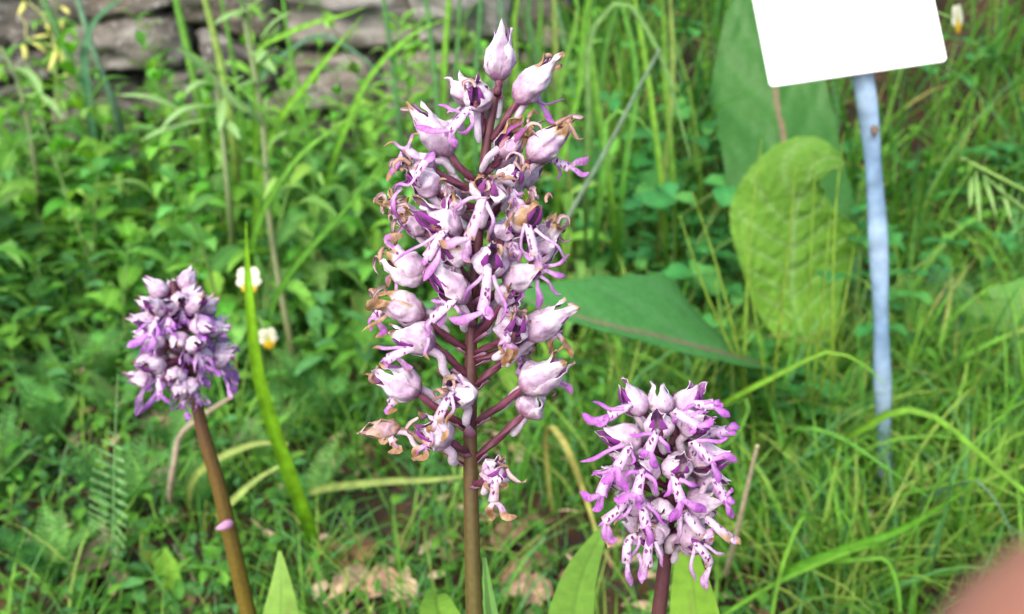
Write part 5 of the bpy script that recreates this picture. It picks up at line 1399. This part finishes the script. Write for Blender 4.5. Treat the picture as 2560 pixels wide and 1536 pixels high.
narrow_herb([(585, -140, .74), (612, 50, .73), (640, 198, .72), (660, 340, .71), (675, 560, .70), (735, 900, .70), (745, 960)],
            [(618, 25, 535, 61, 4), (648, 110, 702, 62, -4), (650, 100, 730, 30, 10), (672, 115, 640, 160, 2), (655, 316, 604, 252, 6), (610, 40, 680, -20, 5), (612, 20, 560, -60, 0), (650, 290, 545, 200, -20), (640, 205, 590, 222, 4), (630, 130, 690, 185, 5), (665, 380, 720, 330, 8), (668, 430, 610, 400, 10)],
            'tall brown stemmed herb with narrow pale leaves in front of the wall')
narrow_herb([(540, 190, .72), (548, 260, .72), (556, 330, .715), (570, 480, .71), (590, 640)],
            [(536, 200, 441, 122, 8), (538, 214, 462, 238, 18), (536, 266, 402, 322, 22), (515, 300, 352, 352, 8), (452, 276, 292, 238, 12), (560, 246, 549, 328, 4), (548, 300, 600, 350, 10), (552, 240, 610, 190, 6)],
            'lower herb with slender arching pale leaves beside the tall brown stem')
narrow_herb([(2, 120, .9), (40, 190, .89), (60, 260, .88), (85, 400, .87), (110, 560)], [(30, 170, 110, 255, 30), (50, 240, 160, 300, 25), (80, 360, 120, 300, 5), (70, 330, 10, 300, 6)], 'leaning herb with slim leaves at the end of the stone wall')

# herb with yellow pods in front of the wall
gp = G(165, 470); root = empty('pod_herb', gp); tag(root, 'thin herb with pale yellow seed pods hanging before the stone wall', 'weed')
mb = MB(); mb.tube(curve([gp, W(165, 380, .95), W(140, 220, .94), W(138, 110, .93), W(110, 40, .93), W(70, 5, .93)], 20), .0011, A(.22, .26, .08), n=6); rooted(mb, gp).build('stem', M_STEM, root)
mb = MB(); mb.tube(curve([W(140, 115, .93), W(100, 108, .93), W(66, 95, .93), W(64, 60, .93), W(50, 40, .93)], 14), .0009, A(.3, .3, .1), n=6); rooted(mb, gp).build('tendril', M_STEM, root)
for x0, y0, x1, y1 in ((141, 116, 121, 178), (145, 120, 168, 192), (119, 133, 71, 100), (128, 88, 80, 94), (128, 84, 112, 62), (60, 3, 45, 38), (152, 17, 172, 36), (55, 110, 62, 150), (150, 80, 155, 50)):
    mb = MB(); a, b = W(x0, y0, .93), W(x1, y1, .925)
    mb.tube(curve([a, (a + b) / 2 + CR * .002, b], 9), A(.6, 2.2, 2.9, 3.1, 3.2, 3.0, 2.5, 1.8, .4) * .001, mixc(A(.30, .34, .06), A(.44, .40, .12), np.linspace(0, 1, 9)), n=9, flat=.6); rooted(mb, gp).build('seed_pod', M_STEM, root)

# ------------------------------------------------------------------ rosette of big leaves right of the middle
gp = G(1960, 1010); ros = empty('broad_leaved_rosette', gp); tag(ros, 'rosette of very large green leaves with pinkish midribs under the white board', 'plant')
d0 = depth(gp)
DG = A(.034, .115, .022)
blade_part(ros, gp, [gp + A(-.005, 0, 0), W(2005, 700, d0 + .02), W(1965, 380, d0 + .06), W(1935, 200, d0 + .08), W(1900, -140, d0 + .10)], A(6, 30, 46, 54, 56, 52, 34, 1) * .001, A(6, 30, 46, 52, 50, 42, 26, 1) * .001, camvec((0, .25, 1)), DG, DG * 1.15, A(.23, .12, .10),
           nv=60, nu=31, ribw=.03, veins=9, vcol=A(.06, .17, .045), amp=.0022, wave=.11, wfreq=2.4, rnd=rnd, fold=-.05, label='tall dark green leaf with a brownish pink midrib behind the board')
blade_part(ros, gp, [gp + A(.002, -.01, 0), W(2012, 880, d0 - .045), W(1982, 740, d0 - .04), W(1984, 620, d0 - .05), W(1992, 520, d0 - .06), W(2032, 440, d0 - .075), W(2105, 418, d0 - .095)], A(6, 7, 9, 13, 19, 27, 35, 41, 45, 46, 41, 27, 4) * .001, A(6, 8, 11, 16, 25, 36, 45, 50, 47, 34, 16, 6, 1) * .001, camvec((.05, .35, 1)), A(.12, .27, .025), A(.125, .27, .04), A(.22, .36, .12),
           nv=100, nu=45, ribw=.035, veins=12, vcol=A(.30, .44, .19), vw=.08, vmix=.42, amp=.0014, wave=.16, wfreq=2.6, rnd=rnd, fold=.02, teeth=.05, nteeth=50, mat=M_WRINKLE, label='light green wrinkled leaf with its tip folded over')
blade_part(ros, gp, [G(1800, 905) + A(0, 0, .002), W(1740, 868, .475), W(1620, 838, .46), W(1480, 803, .45), W(1340, 758, .45), W(1230, 690, .46)], A(3, 10, 10, 10, 9, 8, 6, 1) * .001, A(2, 14, 34, 52, 60, 52, 34, 1) * .001, camvec((.15, .75, .65)), A(.06, .19, .042), A(.05, .18, .042), A(.20, .105, .09),
           nv=60, nu=31, ribw=.045, veins=8, vcol=A(.08, .21, .07), amp=.0005, wave=.03, wfreq=3, rnd=rnd, fold=.1, teeth=.10, nteeth=14, label='dark smooth leaf with a pink midrib pointing behind the tall orchid')
gp2 = G(2420, 960); ros2 = empty('broad_leaved_rosette', gp2); tag(ros2, 'low broad leaves spreading in the grass behind the blue stake', 'plant')
d2 = depth(gp2)
blade_part(ros2, gp2, [gp2, W(2470, 880, d2 - .02), W(2540, 780, d2 - .03), W(2620, 690, d2 - .02)], A(4, 26, 30, 22, 1) * .001, A(4, 22, 26, 20, 1) * .001, camvec((-.2, .7, .7)), A(.09, .22, .04), A(.085, .22, .04), A(.14, .27, .07), nv=40, nu=21, veins=7, vcol=A(.07, .18, .035), amp=.001, wave=.08, rnd=rnd)
blade_part(ros2, gp2, [gp2 + A(-.004, .005, 0), W(2400, 830, d2 + .01), W(2370, 730, d2 + .03), W(2330, 660, d2 + .05)], A(4, 22, 26, 20, 1) * .001, A(4, 22, 26, 20, 1) * .001, camvec((.1, .7, .7)), A(.05, .14, .045), A(.05, .145, .045), A(.08, .19, .06), nv=40, nu=21, veins=7, vcol=A(.045, .12, .035), amp=.001, wave=.08, rnd=rnd)
blade_part(ros2, gp2, [gp2 + A(.004, -.005, 0), W(2460, 940, d2 - .03), W(2540, 900, d2 - .04), W(2640, 880, d2 - .05)], A(4, 15, 18, 14, 1) * .001, A(4, 15, 18, 14, 1) * .001, camvec((0, .8, .5)), A(.10, .24, .03), A(.09, .22, .03), A(.14, .27, .05), nv=30, nu=15, veins=6, vcol=A(.08, .2, .03), amp=.0008, rnd=rnd)

# spring leaves among the litter
gp = G(430, 1500); root = empty('seedling', gp); tag(root, 'two upright spoon shaped seedling leaves among the yarrow', 'plant')
dd = depth(gp)
blade_part(root, gp, [gp, W(425, 1480, dd - .005), W(422, 1430, dd - .01), W(414, 1372, dd - .015)], A(2, 6, 7.5, 6, .5) * .001, A(2, 6, 7.5, 6, .5) * .001, camvec((.1, .5, 1)), A(.13, .28, .03), A(.2, .40, .06), A(.16, .3, .04), nv=16, nu=9, rnd=rnd, fold=.15, curl=.3)
blade_part(root, gp, [gp + A(-.002, .003, 0), W(400, 1460, dd + .01), W(375, 1390, dd + .01), W(352, 1332, dd + .01)], A(2, 5, 7, 5, .5) * .001, A(2, 5, 7, 5, .5) * .001, camvec((-.3, .3, 1)), A(.11, .2, .03), A(.14, .24, .04), A(.13, .22, .03), nv=16, nu=9, rnd=rnd, fold=.3)


# ------------------------------------------------------------------ violas
def viola(px, py, d, gpx, face, label, sz=1.0):
    c = W(px, py, d); gp = G(*gpx); root = empty('viola', gp); tag(root, label, 'flower', 'small violas')
    f = unit(camvec(face)); up = unit(A(0, 0, 1) - f * f[2]); rt = np.cross(up, f)
    mb = MB(); mb.tube(curve([gp, gp * .5 + c * .5 + A(.004, 0, .01), c - f * .010 + A(0, 0, .006), c - f * .003 + up * .003, c - f * .001], 16), .0007, A(.12, .22, .05), n=6); rooted(mb, gp).build('stem', M_STEM, root)
    for ang, L, wd, col, yel in ((58, 7.6, 3.6, A(.62, .62, .46), 0), (122, 7.6, 3.6, A(.62, .62, .46), 0), (-8, 6.2, 2.8, A(.62, .62, .48), .15), (188, 6.2, 2.8, A(.62, .62, .48), .15), (-90, 7.0, 3.8, A(.55, .38, .01), .9)):
        a = R(ang); d_ = rt * math.cos(a) + up * math.sin(a)
        mb = MB(); P, V, U = leaf_grid([c, c + d_ * L * .5e-3 * sz + f * .0008, c + d_ * L * 1e-3 * sz + f * .0002], A(.7, wd * .8, wd, wd * .9, .8) * 1e-3 * sz, A(.7, wd * .8, wd, wd * .9, .8) * 1e-3 * sz, f, nv=9, nu=7, fold=-.05, wave=.06, rnd=rnd)
        cc = mixc(A(.55, .40, .02), col, sstep(V, .0, .25 + .5 * yel))
        mb.shell(P + f * (.0004 if ang < 0 else 0.0), cc, cc, .00015); rooted(mb, gp).build('petal', M_PETAL, root)
    mb = MB()
    mb.tube([c - f * .003, c + f * .0012], A(.0016, .0007), A(.2, .3, .05), n=7); rooted(mb, gp).build('calyx', M_STEM, root)
    for q in (-1, 1):
        b = gp * .75 + c * .25
        blade_part(root, gp, [b, b + rt * q * .01 + A(0, 0, .006), b + rt * q * .022 + A(0, 0, .004)], A(.5, 3, 3.2, .4) * .001, A(.5, 3, 3.2, .4) * .001, A(0, -.3, 1), A(.09, .22, .03), A(.09, .22, .03), A(.12, .26, .05), nv=9, nu=5, rnd=rnd, mat=M_LEAF)


viola(622, 702, .47, (660, 1020), (.15, .1, 1), 'white and yellow viola half hidden by the wide grass blade', 1.05)
viola(670, 846, .49, (700, 1060), (.5, -.2, 1), 'white and yellow viola nodding just right of the wide grass blade', .85)
viola(2392, 48, .56, (2420, 520), (.7, -.1, .8), 'white and yellow viola beside the upright edge of the white board', 1.25)

# ------------------------------------------------------------------ white board on a blue stake
gs = G(2220, 1265)
sign = empty('plant_marker', gs); tag(sign, 'blank white board with rounded corners on a pale blue twisted stake', 'sign')
BDp = .455
bl, br_ = W(1925, 219, BDp), W(2366, 154, BDp + .006)
ex = unit(br_ - bl); tl_ = W(1892, 0, BDp + .004) - bl; ey = unit(tl_ - ex * (tl_ @ ex)); ez = np.cross(ex, ey)
bw = np.linalg.norm(br_ - bl); bh = .082; cr_ = .0022; th_ = .0016


def rrect(w_, h_, r_, ins=0.):
    out = []
    for cx, cy, a0 in ((w_ - r_, r_, -90), (w_ - r_, h_ - r_, 0), (r_, h_ - r_, 90), (r_, r_, 180)):
        for k in range(6):
            a = R(a0 + k * 18); out.append((cx + (r_ - ins) * math.cos(a), cy + (r_ - ins) * math.sin(a)))
    return out


mb = MB(); rings = []
for ins, z in ((.0008, -th_ / 2), (.0002, -th_ / 2), (0, -th_ / 2 + .0003), (0, th_ / 2 - .0003), (.0002, th_ / 2), (.0008, th_ / 2)):
    rings.append([bl + ex * x + ey * y + ez * z for x, y in rrect(bw, bh, cr_, ins)])
rings = np.array(rings); ctr = bl + ex * bw / 2 + ey * bh / 2
mb.grid(rings, A(.88, .88, .88), closed=True)
for rg, z, fl in ((rings[-1], th_ / 2, 1), (rings[0], -th_ / 2, -1)):
    nn = len(rg); V = np.concatenate([rg, [ctr + ez * z]]); j = np.arange(nn); F = np.stack([j, (j + 1) % nn, np.full(nn, nn)], 1)
    mb.add(V, A(.88, .88, .88)[None], F[:, ::fl])
rooted(mb, gs).build('board', M_BOARD, sign, smooth=False)
top = bl + ex * bw * .53 + ey * .035 - ez * .009
stk = [gs + A(.003, -.004, -.02), W(2214, 1190, depth(gs) - .003), W(2206, 950, .535), W(2200, 720, .512), W(2188, 480, .492), W(2172, 300, .478), W(2158, 200, .470), top]
k = 90; p = curve(stk, k)
mb = MB(); cc = np.tile(A(.13, .215, .33), (k, 1)); cc = mixc(cc, A(.30, .40, .52), np.clip(np.sin(np.linspace(0, 23, k)) * .22 + .35 + RNG.normal(0, .05, k), 0, 1))
mb.tube(p, np.interp(np.linspace(0, 1, k), [0, 1], [.0048, .0056]), cc, n=24, twist=12.0, flat=.8)
rooted(mb, gs).build('stake', M_PLASTIC, sign)
mb = MB(); q = p[int(k * .86)]; mb.tube([W(2184, 315, .4715), W(2187, 325, .4712), W(2186, 340, .472)], A(.0012, .0022, .001), A(.10, .07, .05), n=8); rooted(mb, gs).build('rust_mark', M_STRAW, sign)

# ------------------------------------------------------------------ drooping grass panicle at the right
gp = G(2640, 760); root = empty('grass_panicle', gp); tag(root, 'drooping green oat like grass panicle in the meadow behind the stake', 'grass')
mb = MB(); mb.tube(curve([gp, W(2680, 620, .6), W(2600, 500, .56), W(2520, 455, .55), W(2420, 405, .55)], 20), .0011, A(.16, .28, .06), n=6); rooted(mb, gp).build('stalk', M_STEM, root)
for x0, y0, x1, y1 in ((2420, 405, 2400, 400), (2560, 540, 2450, 430), (2440, 430, 2450, 560), (2460, 440, 2490, 540), (2500, 460, 2530, 560), (2600, 560, 2490, 470), (2430, 440, 2425, 520)):
    a, b = W(x0, y0, .548), W(x1, y1, .54); mb = MB()
    mb.tube(curve([a, (a + b) / 2 + CU * .001, b], 8), A(.4, 1.2, 1.8, 1.9, 1.7, 1.2, .7, .2) * .001, mixc(A(.09, .20, .035), A(.15, .25, .07), np.linspace(0, 1, 8)), n=7, flat=.6); rooted(mb, gp).build('spikelet', M_STEM, root)


# ------------------------------------------------------------------ dead leaves on the soil
def dead_leaf(px, py, L, col, seed, label, group=None):
    r = np.random.default_rng(seed); gp = G(px, py); az = r.uniform(0, 6.28); d = A(math.cos(az), math.sin(az), 0)
    s = gp + A(0, 0, .009)
    P, V, U = leaf_grid([s - d * L * .5, s + A(0, 0, r.uniform(-.1, .25) * L), s + d * L * .5 + A(0, 0, .1 * L)], A(.1, .3, .36, .28, .05) * L, A(.1, .32, .33, .25, .05) * L, A(r.uniform(-.5, .5), r.uniform(-.8, 0), 1), nv=12, nu=9, fold=r.uniform(-.3, .5), curl=r.uniform(-.5, .6), wave=.25, rnd=r)
    n1 = fnoise(P, 90, seed); P = P + (n1[..., None] * .006 + fnoise(P, 240, seed)[..., None] * .0025) * A(.3, .3, 1)
    c = mixc(col, col * .55, np.clip(.4 + n1, 0, 1)); c = mixc(c, col * 1.2, np.exp(-(U / .08) ** 2))
    mb = MB(); mb.shell(P, c, c * .9, .0003); o = rooted(mb, gp).build('dead_leaf', M_DEAD); o.location = Vector(gp); tag(o, label + ' ' + where(gp), 'dead leaf', group)


for i, (x, y, l_, c) in enumerate(((905, 1420, .030, (.26, .14, .075)), (960, 1510, .026, (.42, .28, .18)), (880, 1500, .024, (.33, .22, .15)), (1010, 1530, .024, (.45, .31, .2)), (840, 1440, .024, (.2, .11, .06)), (1000, 1400, .02, (.24, .14, .08)))):
    dead_leaf(x, y, l_, A(*c), i + 5, ['curled reddish brown dead leaf', 'pale tan dead leaf', 'grey tan dead leaf', 'light curled dead leaf', 'dark brown dead leaf', 'small brown dead leaf'][i], 'dead leaves left of the tall stem')
for i, (x, y, l_, c) in enumerate(((1290, 1460, .024, (.3, .18, .11)), (1330, 1520, .024, (.38, .25, .16)), (1270, 1400, .03, (.25, .15, .09)), (1340, 1420, .024, (.22, .13, .08)))):
    dead_leaf(x, y, l_, A(*c), i + 25, ['brown dead leaf on bare soil', 'pale dead leaf on bare soil', 'small dead leaf on bare soil', 'dark dead leaf on bare soil'][i], 'dead leaves between the stems')
for i, (x, y, l_, c) in enumerate(((30, 930, .035, (.30, .22, .15)), (20, 1010, .03, (.22, .15, .1)), (60, 860, .03, (.16, .11, .07)), (140, 1040, .03, (.26, .17, .1)), (410, 1240, .028, (.42, .31, .22)), (300, 1480, .02, (.36, .25, .18)), (200, 1500, .022, (.2, .13, .08)), (250, 1440, .03, (.3, .2, .14)), (400, 1090, .026, (.28, .2, .14)), (620, 1110, .03, (.3, .23, .2)))):
    dead_leaf(x, y, l_, A(*c), i + 45, ['large tan dead leaf', 'brown dead leaf', 'dark dead leaf', 'orange brown dead leaf', 'pale dead leaf', 'small pale dead leaf', 'small dark dead leaf', 'small tan dead leaf', 'grey brown dead leaf', 'greyish dead leaf'][i] + ' on the soil', 'dead leaves among the yarrow')

# ------------------------------------------------------------------ the photographer's finger near the lens
_n = M_SKIN.node_tree
_a = [n_ for n_ in _n.nodes if n_.type == 'ATTRIBUTE'][0]
_h = [n_ for n_ in _n.nodes if n_.type == 'HUE_SAT'][0]
_n.nodes.remove(_a); _h.inputs['Color'].default_value = (.31, .135, .09, 1)


def cp(x, y, d):
    return CPOS + CR * x + CU * y + CF * d


def skinned(name, chains, parent=None, base=A(0, 0, 0), sub=2):
    """chains of ((x, y, d), radius) in metres right, up and ahead of the lens; equal points join"""
    vs, idx, es, rad = [], {}, [], []
    for ch in chains:
        prev = None
        for pt, r in ch:
            if pt not in idx:
                idx[pt] = len(vs); vs.append(tuple(cp(*pt) - base)); rad.append(r)
            i = idx[pt]
            if prev is not None: es.append((prev, i))
            prev = i
    me = bpy.data.meshes.new(name); me.from_pydata(vs, es, [])
    o = mk(name, me, parent)
    sk = o.modifiers.new('skin', 'SKIN'); sk.use_smooth_shade = True
    o.modifiers.new('sub', 'SUBSURF').levels = sub; o.modifiers['sub'].render_levels = sub
    for i, r in enumerate(rad): me.skin_vertices[0].data[i].radius = (r, r)
    me.skin_vertices[0].data[0].use_root = True
    me.materials.append(M_SKIN)
    return o


hb = cp(.125, -.165, -.085)
palm = (.105, -.105, -.045)
wr = (.125, -.165, -.085)
hand = skinned('person', [
    [(wr, .026), (palm, .030), ((.090, -.070, -.022), .0125), ((.068, -.047, .016), .0098), ((.042, -.0290, .031), .0118), ((.0262, -.0185, .0335), .0118), ((.0176, -.0125, .0335), .0103)],
    [(palm, .030), ((.106, -.076, -.030), .0125), ((.096, -.060, .010), .0100), ((.110, -.052, .026), .0092), ((.124, -.058, .022), .0078)],
    [(palm, .030), ((.122, -.088, -.036), .0118), ((.116, -.072, .004), .0095), ((.130, -.066, .018), .0086), ((.142, -.072, .014), .0074)],
    [(palm, .030), ((.136, -.104, -.044), .0105), ((.134, -.090, -.010), .0085), ((.146, -.086, .002), .0076), ((.156, -.092, -.002), .0064)],
    [(palm, .030), ((.082, -.108, -.055), .0135), ((.060, -.088, -.050), .0108), ((.046, -.070, -.045), .0090), ((.040, -.062, -.043), .0070)],
    [(wr, .026), ((.15, -.24, -.13), .029), ((.18, -.33, -.18), .034)]], base=hb)
hand.location = Vector(hb)
tag(hand, 'bare fingertip of a person held out of focus beside the grass', 'person')
